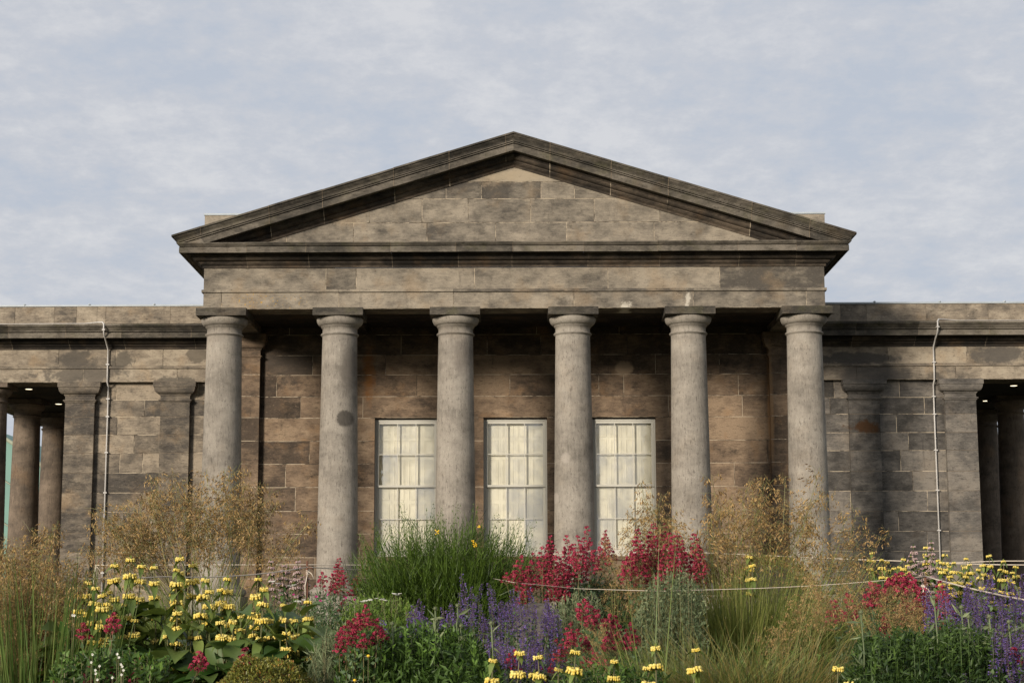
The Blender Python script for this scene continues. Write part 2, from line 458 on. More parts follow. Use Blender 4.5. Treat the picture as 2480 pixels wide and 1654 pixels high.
root = thing('stone_building', 'weathered sandstone neoclassical building with six-column pedimented portico and long flat-roofed wings', 'building', (0, 3.2, ZG))
RL = Vector(root.location)


def part(name, mb, mats, parent=None, origin=None, **kw):
    """mesh given in world coordinates -> part of the building"""
    me = mb.mesh(name, mats)
    par = parent or root
    o = link(name, me, par, **kw)
    o.location = -RL if par is root else (0, 0, 0)
    return o


def clip(poly, a, b, c):
    """keep the side a*x + b*z <= c"""
    out = []
    for i in range(len(poly)):
        p, q = poly[i], poly[(i + 1) % len(poly)]
        dp, dq = a * p[0] + b * p[1] - c, a * q[0] + b * q[1] - c
        if dp <= 0: out.append(p)
        if dp * dq < 0:
            t = dp / (dp - dq)
            out.append((p[0] + (q[0] - p[0]) * t, p[1] + (q[1] - p[1]) * t))
    return out


def ashlar(mb, y, rows, x0, x1, holes=(), seed=1, gap=0.013, tone=(0.2, 0.8), clips=(), depth=0.05, back=True, side=None, mort=1):
    """courses of dressed blocks: rows = [(z_top, z_bottom, [joint x...], {index: tone})], faces towards -Y (front at y)"""
    rg = random.Random(seed)
    for row in rows:
        zt, zb, xs = row[:3]
        ov = row[3] if len(row) > 3 else {}
        ed = [x0] + sorted(x for x in xs if x0 + .05 < x < x1 - .05) + [x1]
        for i in range(len(ed) - 1):
            a = ed[i] + (gap / 2 if i else 0); b = ed[i + 1] - (gap / 2 if i < len(ed) - 2 else 0)
            t = ov.get(i, rg.uniform(*tone)); yy = y - rg.uniform(0, 0.004)
            polys = [[(a, zb + gap / 2), (b, zb + gap / 2), (b, zt - gap / 2), (a, zt - gap / 2)]]
            for (hx0, hx1, hz0, hz1) in holes:
                nxt = []
                for p in polys:
                    left = clip(p, 1, 0, hx0)
                    right = clip(p, -1, 0, -hx1)
                    midp = clip(clip(p, -1, 0, -hx0), 1, 0, hx1)
                    up = clip(midp, 0, -1, -hz1) if midp else []
                    dn = clip(midp, 0, 1, hz0) if midp else []
                    for q in (left, right, up, dn):
                        if len(q) > 2: nxt.append(q)
                polys = nxt
            for p in polys:
                for c in clips: p = clip(p, *c) if len(p) > 2 else p
                if len(p) < 3: continue
                k = len(p)
                V = [(q[0], yy, q[1]) for q in p] + [(q[0], yy + 0.03, q[1]) for q in p]
                Fc = [tuple(range(k))] + [(j, j + k, (j + 1) % k + k, (j + 1) % k) for j in range(k)]
                mb.add(V, Fc, t, 0)
    if back:
        zt, zb = max(r[0] for r in rows), min(r[1] for r in rows)
        polys = [[(x0, zb), (x1, zb), (x1, zt), (x0, zt)]]
        for (hx0, hx1, hz0, hz1) in holes:
            nxt = []
            for p in polys:
                mid_ = clip(clip(p, -1, 0, -hx0), 1, 0, hx1)
                for q in (clip(p, 1, 0, hx0), clip(p, -1, 0, -hx1), clip(mid_, 0, -1, -hz1) if mid_ else [], clip(mid_, 0, 1, hz0) if mid_ else []):
                    if len(q) > 2: nxt.append(q)
            polys = nxt
        for p in polys:
            for c in clips: p = clip(p, *c) if len(p) > 2 else p
            if len(p) > 2: mb.add([(q[0], y + 0.004, q[1]) for q in p], [tuple(range(len(p)))], 0.5, mort)


def sweep(mb, prof, path, tint=0.5, mat=0, caps=True, cuts=()):
    """prof = [(out, z)], path = [(x, y, nx, ny)] with n the mitred outward offset; cuts: x of the joints along the front run.
    Every stone between two joints has its own tone and sits a hair off its neighbours"""
    k = len(prof); rg = random.Random(int(abs(prof[0][1]) * 1000) + len(path))
    for i in range(len(path) - 1):
        A, B = path[i], path[i + 1]
        lo, hi = sorted((A[0], B[0]))
        xs = [c for c in cuts if lo + .05 < c < hi - .05] if abs(A[1] - B[1]) < .01 else []
        xs = sorted(xs, reverse=A[0] > B[0])
        pts = [A] + [(c, A[1], 0, -1) for c in xs] + [B]
        for j in range(len(pts) - 1):
            P, Q = pts[j], pts[j + 1]
            dz, do = (rg.uniform(-.004, .004), rg.uniform(-.004, .003)) if cuts else (0, 0)
            V = [(x + nx * (o + do), y + ny * (o + do), z + (dz if o > .05 else 0)) for (x, y, nx, ny) in (P, Q) for (o, z) in prof]
            mb.add(V, [(q, k + q, k + q + 1, q + 1) for q in range(k - 1)], tint + (rg.uniform(-.3, .4) if cuts else 0), mat)
            if caps and (i, j) == (0, 0): mb.add(V[:k], [tuple(range(k))], tint, mat)
    if caps: mb.add(V[k:], [tuple(range(k - 1, -1, -1))], tint, mat)


def joint(mb, prof, x, y, w=.005, mat=1):
    k = len(prof)
    mb.add([(x - w, y - o - .003, z) for o, z in prof] + [(x + w, y - o - .003, z) for o, z in prof], [(j, j + k, j + k + 1, j + 1) for j in range(k - 1)], .4, mat)


def curve(p, q, kind, n=6):
    """ovolo / cavetto / cyma between two profile points (out, z)"""
    r = []
    for i in range(n + 1):
        t = i / n
        if kind == 'ovolo': a, b = math.sin(t * math.pi / 2), 1 - math.cos(t * math.pi / 2)
        elif kind == 'cavetto': a, b = 1 - math.cos(t * math.pi / 2), math.sin(t * math.pi / 2)
        else: a, b = (1 - math.cos(t * math.pi)) / 2, t
        r.append((p[0] + (q[0] - p[0]) * a, p[1] + (q[1] - p[1]) * b))
    return r


# ------------------------------------------------------------------ portico entablature
fx = lambda l, y=Y0, py=675: [UX(p, py, y) for p in l]
mb = MB()
ashlar(mb, Y0, [(Z_FRT, Z_TA1 - .002, fx([789, 862.5, 1149, 1472, 1743]), {0: .45, 1: .8, 2: .35, 3: .35, 4: .25, 5: .85})], -HX, HX, seed=3)
mb.box(-HX + .002, HX - .002, .02, .65, Z_TA1, Z_FRT, .5, 0, 'f')
for sx in (-1, 1): mb.box(sx * HX - sx * .003, sx * (HX - .6), .65, YA + .2, Z_TA1, Z_FRT, .6, 0)
part('frieze', mb, [M_FRZ, M_MORT])
mb = MB()
ashlar(mb, Y0 - .035, [(Z_TA1, Z_TA0, fx([536, 820, 1098, 1390, 1679, 1953], py=705))], -HX - .035, HX + .035, seed=4, back=False, gap=.006)
mb.box(-HX - .035, HX + .035, -.03, .5, Z_TA0 + .001, Z_TA1 - .001, .6, 0)
for sx in (-1, 1): mb.box(sx * (HX + .035), sx * (HX - .5), .5, YA + .2, Z_TA0, Z_TA1, .6, 0)
part('taenia', mb, [M_FRZ, M_MORT])
mb = MB()
ashlar(mb, Y0, [(Z_TA0, Z_ARB, fx([536, 820, 1098, 1390, 1679, 1953], py=730), {0: .45, 1: .3, 2: .25, 3: .3, 4: .4, 5: .55, 6: .6})], -HX, HX, seed=5)
mb.box(-HX + .002, HX - .002, .012, .65, Z_ARB + .004, Z_TA0, .75, 0)
for sx in (-1, 1): mb.box(sx * HX - sx * .003, sx * (HX - .65), .65, YA + .2, Z_ARB + .004, Z_TA0, .75, 0)
part('architrave', mb, [M_FRZ, M_MORT])

# horizontal cornice: bed mouldings, corona, crown; mitred round both flanks
yb = YW + 3.0
PATH = [(-HX, yb, -1, 0), (-HX, 0, -1, -1), (HX, 0, 1, -1), (HX, yb, 1, 0)]
hB = Z_CO0 - Z_FRT
bed = [(0.0, Z_FRT), (.03, Z_FRT), (.03, Z_FRT + .03)] + curve((.03, Z_FRT + .03), (.085, Z_FRT + .085), 'cyma') + [(.1, Z_FRT + .088), (.1, Z_FRT + .115)] \
    + curve((.1, Z_FRT + .115), (.20, Z_CO0 - .045), 'ovolo') + [(.215, Z_CO0 - .043), (.215, Z_CO0 - .004), (.30, Z_CO0 - .004)]
jx = fx([598, 748, 950, 1110, 1240, 1424, 1598, 1790, 1928], py=640, y=-.1)
mb = MB(); sweep(mb, bed, PATH, .5, 0, cuts=jx)
for x in jx: joint(mb, bed[1:-1], x, 0)
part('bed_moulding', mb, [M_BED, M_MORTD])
cor = [(.20, Z_CO0 + .012), (.375, Z_CO0 + .012), (.385, Z_CO0), (.415, Z_CO0), (.415, Z_CO1 - .012), (.385, Z_CO1 - .010), (.385, Z_CO1 + .006)] + curve((.42, Z_CO1 + .008), (.45, Z_HT - .02), 'cyma') + [(.46, Z_HT - .018), (.46, Z_HT), (.1, Z_HT + .012), (-.05, Z_HT + .012)]
mb = MB(); sweep(mb, cor, PATH, .4, 0, cuts=fx([597, 741, 946, 1104, 1242, 1414, 1593, 1787, 1928], py=605, y=-.39))
for x in fx([597, 741, 946, 1104, 1242, 1414, 1593, 1787, 1928], py=605, y=-.39): joint(mb, cor[2:-3], x, 0)
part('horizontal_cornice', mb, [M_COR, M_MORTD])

# ------------------------------------------------------------------ pediment
mb = MB()
T = lambda py: UZ(1240, py, 0)
zt_ap = UZ(1240, 405.3, 0)
tj = lambda l, py: [UX(p, py, 0) for p in l]
rows = [(T(393), T(441), [], {0: .12}), (T(441), T(481.5), tj([1080, 1166, 1310, 1391], 460), {0: .5, 1: .6, 2: .85, 3: .3, 4: .55}),
        (T(481.5), T(539), tj([895, 1022, 1134, 1285, 1439, 1598], 510), {1: .4, 2: .35, 3: .5, 4: .55, 5: .25, 6: .4}),
        (T(539), T(592), tj([694, 856, 1034, 1200, 1372, 1584], 565), {0: .45, 1: .5, 2: .3, 3: .5, 4: .5, 5: .35, 6: .35})]
cl = [(SLOPE, 1, zt_ap + .12), (-SLOPE, 1, zt_ap + .12)]
ashlar(mb, Y0 + .003, rows, -5.6, 5.6, clips=cl, seed=8)
part('tympanum', mb, [M_FRZ, M_MORT])


def rake(prof, mats, name, tint=.4, zclip=Z_HT - .015, joints=(), jmat=1):
    """prof = [(out, h)]: h measured upright from the apex line"""
    mb = MB(); k = len(prof); rg = random.Random(len(prof) * 7)
    for sx in (-1, 1):
        xs = [0] + sorted(abs(x) for x in joints if x * sx > .15) + [None]
        for j in range(len(xs) - 1):
            V = []; dz, do = rg.uniform(-.005, .005), rg.uniform(-.004, .003)
            if j == 0: dz = do = 0
            for e in (xs[j], xs[j + 1]):
                for o, h in prof:
                    m_ = HX + o
                    if zclip is not None: m_ = min(m_, (Z_AP + h - zclip) / SLOPE)
                    x = m_ if e is None else min(e, m_)
                    V.append((sx * x, -(o + do), Z_AP + h + dz - SLOPE * x))
            mb.add(V, [(q, k + q, k + q + 1, q + 1) if sx > 0 else (q, q + 1, k + q + 1, k + q) for q in range(k - 1)], tint + rg.uniform(-.3, .4), 0)
    for x in joints:
        # a thin fillet of mortar following the profile
        q = []
        if zclip is not None and abs(x) > min((Z_AP + h - zclip) / SLOPE for o, h in prof) - .02: continue
        for o, h in prof:
            q.append((x, -o - .0055, Z_AP + h - SLOPE * abs(x)))
        w = .006
        mb.add([(a - w, b, c + SLOPE * w * (1 if x > 0 else -1)) for a, b, c in q] + [(a + w, b, c - SLOPE * w * (1 if x > 0 else -1)) for a, b, c in q],
               [(j, j + k, j + k + 1, j + 1) for j in range(k - 1)], .4, jmat)
    return part(name, mb, mats)


h_f, h_c, h_co, h_t = hz(323, -.542), hz(339.6, -.42), hz(363.8, -.415), zt_ap - Z_AP
RJ = [UX(p, q, -.4) for p, q in ((488, 563), (653, 511), (782, 471), (954, 420), (1088, 378), (1225, 350), (1332, 355), (1480, 410), (1618, 450), (1820, 512), (1960, 555))]
rake([(.25, h_t + .20), (.215, h_co + .02), (.20, h_co - .02)][:0] + [(0, h_t), (.025, h_t + .0), (.03, h_t + .03)] + curve((.03, h_t + .03), (.085, h_t + .085), 'cyma')
     + [(.1, h_t + .09), (.1, h_t + .12)] + curve((.1, h_t + .12), (.2, h_co + .04 - .07), 'ovolo') + [(.215, h_co - .03), (.215, h_co + .014), (.3, h_co + .016)],
     [M_BED, M_MORT], 'raking_bed_moulding', .5, joints=RJ)
rake([(.2, h_co + .012), (.37, h_co + .012), (.39, h_co), (.42, h_co), (.42, h_c - .075), (.385, h_c - .073), (.385, h_c - .055), (.432, h_c - .053), (.432, h_c - .036), (.405, h_c - .034), (.405, h_c - .022), (.447, h_c - .02), (.447, h_c - .002), (.3, h_c)],
     [M_COR, M_MORTD], 'raking_corona', .35, joints=RJ)
rake([(.3, h_c - .002), (.452, h_c - .001)] + curve((.452, h_c), (.515, h_f), 'cyma', 8) + [(.542, h_f + .002), (.542, 0), (.40, .004), (-.1, .02)], [M_COR, M_MORTD], 'raking_cyma', .5, zclip=None, joints=RJ)
# flank gutters and the roof slopes going back
for sx in (-1, 1):
    mb = MB()
    pr = [(.452, h_c - .02)] + curve((.452, h_c), (.53, h_f), 'cyma', 6) + [(.542, h_f), (.542, 0), (.4, 0.0)]
    V = []
    for y in (None, yb):
        for o, h in pr:
            zz_ = Z_AP + h - SLOPE * (HX + o)
            V.append((sx * (HX + o), -o if y is None else y, zz_))
    k = len(pr)
    mb.add(V, [(j, j + 1, j + k + 1, j + k) for j in range(k - 1)], .5, 0)
    part('eaves_gutter', mb, [M_COR])
mb = MB()
for sx in (-1, 1):
    x1 = HX + .42
    mb.add([(0, -.3, Z_AP - .01), (sx * x1, -.3, Z_AP - .01 - SLOPE * x1), (sx * x1, yb, Z_AP - .01 - SLOPE * x1), (0, yb, Z_AP - .01),
            (0, -.3, Z_AP - .05), (sx * x1, -.3, Z_AP - .05 - SLOPE * x1), (sx * x1, yb, Z_AP - .05 - SLOPE * x1), (0, yb, Z_AP - .05)],
           [(0, 1, 2, 3), (4, 5, 6, 7), (0, 1, 5, 4), (2, 3, 7, 6), (1, 2, 6, 5)], .5, 0)
part('roof', mb, [M_ROOF])
for sx, px, py in ((-1, 496, 517), (1, 1997, 513.5)):
    zt = UZ(px, py + 5, 1.0); xo = UX(px, py + 10, 1.0)
    mb = MB(); mb.box(xo, xo - sx * 1.4, 1.0, 5.6, Z_HT, zt, .2, 0)
    bl = part('blocking_course', mb, [M_FRZ])
    mb = MB(); mb.box(xo + sx * .015, xo - sx * 1.4, .98, 5.6, zt + .001, zt + .035, .5, 0)
    c = part('lead_capping', mb, [M_LEAD], bl)

# ------------------------------------------------------------------ the six columns
def column_profile(zb, zt, rb, rt, neck=.0):
    """shaft and capital profile from top of plinth to underside of abacus"""
    H = zt - zb
    base = [(rb + .125, zb), (rb + .13, zb + .005)] + [(rb + .075 + .06 * math.cos(a), zb + .075 - .07 * math.cos(a + math.pi / 2) * -1) for a in [R(-80 + 160 * i / 10) for i in range(11)]]
    base = [(rb + .06, zb)] + [(rb + .06 + .07 * math.cos(R(-90 + 18 * i)), zb + .07 + .07 * math.sin(R(-90 + 18 * i))) for i in range(11)] + [(rb + .055, zb + .143), (rb + .055, zb + .17)] \
        + [(rb + .05 * (1 - math.sin(R(15 * i))), zb + .17 + .06 * (1 - math.cos(R(15 * i)))) for i in range(7)]
    z0 = zb + .23
    zr = zt - .36 * (rt / .335)
    shaft = []
    for i in range(1, 25):
        t = i / 24
        r = rb + (rt - rb) * (t ** 1.25)
        shaft.append((r, z0 + (zr - z0) * t))
    q = rt / .335
    ring = [(rt, zr), (rt + .012, zr + .004), (rt + .012, zr + .018), (rt + .028 * q, zr + .022), (rt + .036 * q, zr + .036), (rt + .028 * q, zr + .05), (rt + .004, zr + .055)]
    nk = [(rt, zr + .06), (rt, zr + .165 * q), (rt + .018 * q, zr + .168 * q), (rt + .018 * q, zr + .183 * q), (rt + .03 * q, zr + .186 * q), (rt + .03 * q, zr + .203 * q), (rt + .045 * q, zr + .206 * q)]
    r1, r2, za_, zb_ = rt + .045 * q, rt + .115 * q, zr + .206 * q, zt - .001
    ech = [(r1 + (r2 - r1) * math.sin(R(90) * (i / 8) ** .8), za_ + (zb_ - za_) * (i / 8) ** 1.1 * .8) for i in range(1, 9)] + [(r2 + .002, zb_ - .025), (r2 - .012, zb_ - .006), (r2 - .02, zb_)]
    return base, shaft, ring + nk + ech


Z_ABB = UZ(520, 763.5, YC - .480); Z_ABT = Z_ARB + .004
Z_PLT = UZ(800, 1443, YC - .480)
rb_, rt_ = .392, .335
def make_column(px, mat, zplt, zabb, zabt, rb, rt, aw, ground):
    base, shaft, cap = column_profile(zplt, zabb, rb, rt)
    mb = MB(); mb.lathe([base[-1]] + shaft, 56)
    sh = link('column', mb.mesh('column_shaft', [mat]), root)
    mb = MB(); mb.lathe(cap, 56); link('capital', mb.mesh('capital', [mat]), sh)
    mb = MB(); mb.box(-aw, aw, -aw, aw, zabb, zabt, .75); link('abacus', mb.mesh('abacus', [M_COR if mat is M_COLM else mat]), sh)
    mb = MB(); mb.lathe(base, 56); link('base', mb.mesh('base', [mat]), sh)
    mb = MB(); mb.box(-aw, aw, -aw, aw, ground, zplt, .5); link('plinth', mb.mesh('plinth', [mat]), sh)
    return sh


c0 = make_column('col', M_COLM, Z_PLT, Z_ABB, Z_ABT, rb_, rt_, .480, ZG)
for i, x in enumerate(XC):
    c = c0 if i == 0 else dup(c0, root)
    c.location = (x - RL.x, YC - RL.y, -RL.z)

# ------------------------------------------------------------------ wall behind the portico
WH = [(UX(907, 1100, YW), UX(1060, 1100, YW)), (UX(1171, 1100, YW), UX(1325, 1100, YW)), (UX(1435, 1100, YW), UX(1589, 1100, YW))]
WH = [(-3.27 + 0.005, -1.96), (WH[1][0], WH[1][1]), WH[2]]
WH[0] = (UX(907, 1100, YW), UX(907, 1100, YW) + (WH[2][1] - WH[2][0]))
WZ1, WZ0 = UZ(1248, 1011, YW), UZ(1248, 1347, YW)
zr_ = lambda ys: [UZ(700, y, YW) for y in ys]
zl = [Z_ARB + .3] + zr_([812, 861.4, 908.8, 961, 1012.5, 1068.7, 1123.8, 1180, 1237.5, 1293, 1349.7, 1401]) + [ZG]
xj = lambda l, py: [UX(p, py, YW) for p in l]
js = [[700, 900, 1100, 1300, 1500, 1700], [810, 971, 1180, 1310, 1520, 1700, 1845], [756, 933, 1075, 1348, 1588.6, 1744], [668, 1009, 1235, 1451, 1511.5, 1790],
      [726, 878, 1130, 1385, 1620, 1799.6], [800, 1090, 1380, 1690], [748, 1120, 1650, 1860], [690, 860, 1400, 1780], [714, 1110, 1670, 1840], [790, 1350, 1750],
      [690, 870, 1120, 1640, 1800], [760, 1060, 1400, 1700], [912, 1240, 1560]]
rows = []
for i in range(13):
    ov = {}
    if i == 0: ov = {k: 1.0 + .04 * k for k in range(8)}  # top two courses toned dark: shade under the ceiling painted in, along with soot
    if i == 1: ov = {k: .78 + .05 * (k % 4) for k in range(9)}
    if i in (2, 3): ov = {0: 1.1, 1: .55}
    if i == 4: ov = {0: .95, 1: .3, 2: .4}
    if i == 6: ov = {0: 1.0}
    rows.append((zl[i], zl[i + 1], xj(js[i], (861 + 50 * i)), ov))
AX = 5.325
holes = [(a, b, WZ0, WZ1) for a, b in WH]
mb = MB()
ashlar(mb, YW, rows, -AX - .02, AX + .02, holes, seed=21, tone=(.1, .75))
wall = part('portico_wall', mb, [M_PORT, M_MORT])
# reveals of the three windows
for k, (a, b) in enumerate(WH):
    mb = MB()
    mb.add([(a, YW, WZ0), (a, YW + .3, WZ0), (a, YW + .3, WZ1), (a, YW, WZ1)], [(0, 1, 2, 3)], .6)
    mb.add([(b, YW, WZ0), (b, YW + .3, WZ0), (b, YW + .3, WZ1), (b, YW, WZ1)], [(3, 2, 1, 0)], .6)
    mb.add([(a, YW, WZ1), (a, YW + .3, WZ1), (b, YW + .3, WZ1), (b, YW, WZ1)], [(0, 1, 2, 3)], .6)
    mb.box(a - .04, b + .04, YW - .045, YW + .3, WZ0 - .075, WZ0 + .0, .4, 0)
    part('window_reveal', mb, [M_PORT])

# sash windows
def glass():
    b = NB('window_glass')
    nz = b.noise(2.2, 3, 0.5); b2 = b.n('Bump'); b2.inputs['Strength'].default_value = 0.25; b2.inputs['Distance'].default_value = 0.02
    b.l(nz, b2.inputs['Height'])
    g = b.n('BsdfGlossy'); g.inputs['Roughness'].default_value = 0.03; b.l(b2.outputs[0], g.inputs['Normal'])
    t = b.n('BsdfTransparent'); t.inputs[0].default_value = (.97, .98, .97, 1)
    fr = b.n('Fresnel'); fr.inputs[0].default_value = 1.5
    f = b.math('ADD', b.math('MULTIPLY', fr.outputs[0], 1.5), b.math('MULTIPLY', b.attr(), .24))
    f = b.math('MULTIPLY', f, b.ramp(b.noise(3.0, 3, .6), .35, .65, .55, 1.3))
    m = b.n('MixShader'); b.l(f, m.inputs[0]); b.l(t.outputs[0], m.inputs[1]); b.l(g.outputs[0], m.inputs[2]); b.l(m.outputs[0], b.out.inputs[0])
    return b.m


M_GLASS = glass()
for k, (a, b) in enumerate(WH):
    zt, zb = WZ1 - .03, WZ0 + .005
    yf = YW + .11
    zm = UZ(1248, 1175.5, yf)
    win = MB()
    w = b - a
    # outer frame: box stiles and head
    win.box(a, a + .035, yf, yf + .14, zb, zt, .4); win.box(b - .035, b, yf, yf + .14, zb, zt, .4)
    win.box(a + .035, b - .035, yf, yf + .14, zt - .035, zt, .4); win.box(a + .035, b - .035, yf, yf + .14, zb, zb + .04, .5)
    wo_ = part('window', win, [M_WOOD])
    for (z0, z1, yy, nm, br, tr) in ((zb + .04, zm - .004, yf + .055, 'lower_sash', .085, .035), (zm - .028, zt - .035, yf + .012, 'upper_sash', .045, .05)):
        s = MB()
        s.box(a + .037, a + .085, yy, yy + .04, z0, z1, .5); s.box(b - .085, b - .037, yy, yy + .04, z0, z1, .5)
        s.box(a + .085, b - .085, yy + .001, yy + .039, z0, z0 + br, .5); s.box(a + .085, b - .085, yy + .001, yy + .039, z1 - tr, z1, .5)
        iw = (b - a - .17) / 3
        for j in (1, 2):
            s.box(a + .085 + iw * j - .008, a + .085 + iw * j + .008, yy + .004, yy + .034, z0 + br, z1 - tr, .5)
        zc = (z0 + br + z1 - tr) / 2
        s.box(a + .086, b - .086, yy + .006, yy + .032, zc - .009, zc + .009, .5)
        sh = part(nm, s, [M_WOOD], wo_)
        g = MB(); gy = yy + .02
        hh = (z1 - tr - z0 - br) / 2
        for j in range(3):
            for r_ in range(2):
                x0 = a + .085 + iw * j; z_ = z0 + br + hh * r_
                tl = rng.uniform(-.004, .004); tw = rng.uniform(-.004, .004)
                g.add([(x0, gy + tl, z_), (x0 + iw, gy - tl, z_), (x0 + iw, gy - tl + tw, z_ + hh), (x0, gy + tl + tw, z_ + hh)], [(0, 1, 2, 3)], rng.uniform(0, 1) ** 1.5)
        part('window_pane', g, [M_GLASS], wo_)
    # closed panelled shutters behind the glass
    ys = yf + .125
    s = MB(); s.box(a - .05, b + .05, ys, ys + .04, zb - .05, zt + .05, .5)
    n = 4; sw = (b - a - .06) / n
    for j in range(n):
        x0 = a + .03 + sw * j
        for (z0, z1) in ((zb + .08, zb + .42), (zb + .50, zb + 1.10), (zb + 1.18, zb + 2.02), (zb + 2.10, zt - .42), (zt - .36, zt - .06)):
            if z1 - z0 < .1: continue
            q = .045
            # raised frame mouldings round each panel
            for e_, h_ in ((0, .010), (.028, .005)):
                X0, X1, Z0, Z1 = x0 + q + e_, x0 + sw - q - e_, z0 + e_, z1 - e_
                for (p0, p1, r0, r1) in ((X0, X1, Z1 - .012, Z1), (X0, X1, Z0, Z0 + .012), (X0, X0 + .012, Z0 + .012, Z1 - .012), (X1 - .012, X1, Z0 + .012, Z1 - .012)):
                    s.box(p0, p1, ys - h_, ys + .001, r0, r1, .5)
        s.box(x0 + sw - .004, x0 + sw + .004, ys - .003, ys, zb, zt, .1, 0) if j < n - 1 else None
    part('shutter', s, [M_SHUT, M_DARK], wo_)

# antae at both ends of the portico wall
for sx in (-1, 1):
    x0, x1 = (-HX, -AX) if sx < 0 else (AX, HX)
    mb = MB()
    rr = [(zl[i], zl[i + 1], [], {0: .45 + .12 * ((i * 7) % 4)}) for i in range(13)]
    rr[0] = (Z_ARB, zl[1], [], {0: .5})
    ashlar(mb, YA, rr, x0, x1, seed=5 + sx)
    mb.box(x0 + .004, x1 - .004, YA + .006, YW + .02, ZG, Z_ARB, .5, 0)
    an = part('anta', mb, [M_PORT, M_MORT])
    mb = MB()
    zr = Z_ABB - .36
    pr = [(0.003, zr), (.014, zr + .002), (.014, zr + .02), (.038, zr + .026), (.038, zr + .046), (.006, zr + .052), (.004, zr + .16), (.02, zr + .165), (.02, zr + .18), (.034, zr + .184), (.034, zr + .20)] + curve((.04, zr + .205), (.11, Z_ABB - .01), 'ovolo') + [(.13, Z_ABB), (.13, Z_ABT - .003)]
    pth = [(x0, YW, -1, 0), (x0, YA, -1, -1), (x1, YA, 1, -1), (x1, YW, 1, 0)]
    sweep(mb, pr, pth, .55)
    part('anta_capital', mb, [M_PORT], an)

# flank walls, ceiling and floor of the portico
mb = MB()
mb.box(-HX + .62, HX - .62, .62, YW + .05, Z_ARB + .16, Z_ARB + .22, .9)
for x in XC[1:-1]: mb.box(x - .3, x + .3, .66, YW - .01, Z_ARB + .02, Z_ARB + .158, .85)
part('portico_ceiling', mb, [M_BED])  # near-black stone: soot, plus the portico's shade put into the colour
mb = MB()
mb.box(-HX - .25, HX + .25, -.3, YW + .2, ZG - .3, ZG + .002, .5)
mb.box(-HX - .6, HX + .6, -.65, -.302, ZG - .5, ZG - .13, .5)
part('stylobate', mb, [M_COLM])
mb = MB()
for sx in (-1, 1):
    mb.box(sx * (HX - .004), sx * (HX - .5), YW + .05, 9.5, ZG, Z_CO0, .5)
mb.box(-HX + .5, HX - .5, 9.0, 9.5, ZG, Z_CO0, .5)
part('flank_wall', mb, [M_WNL])

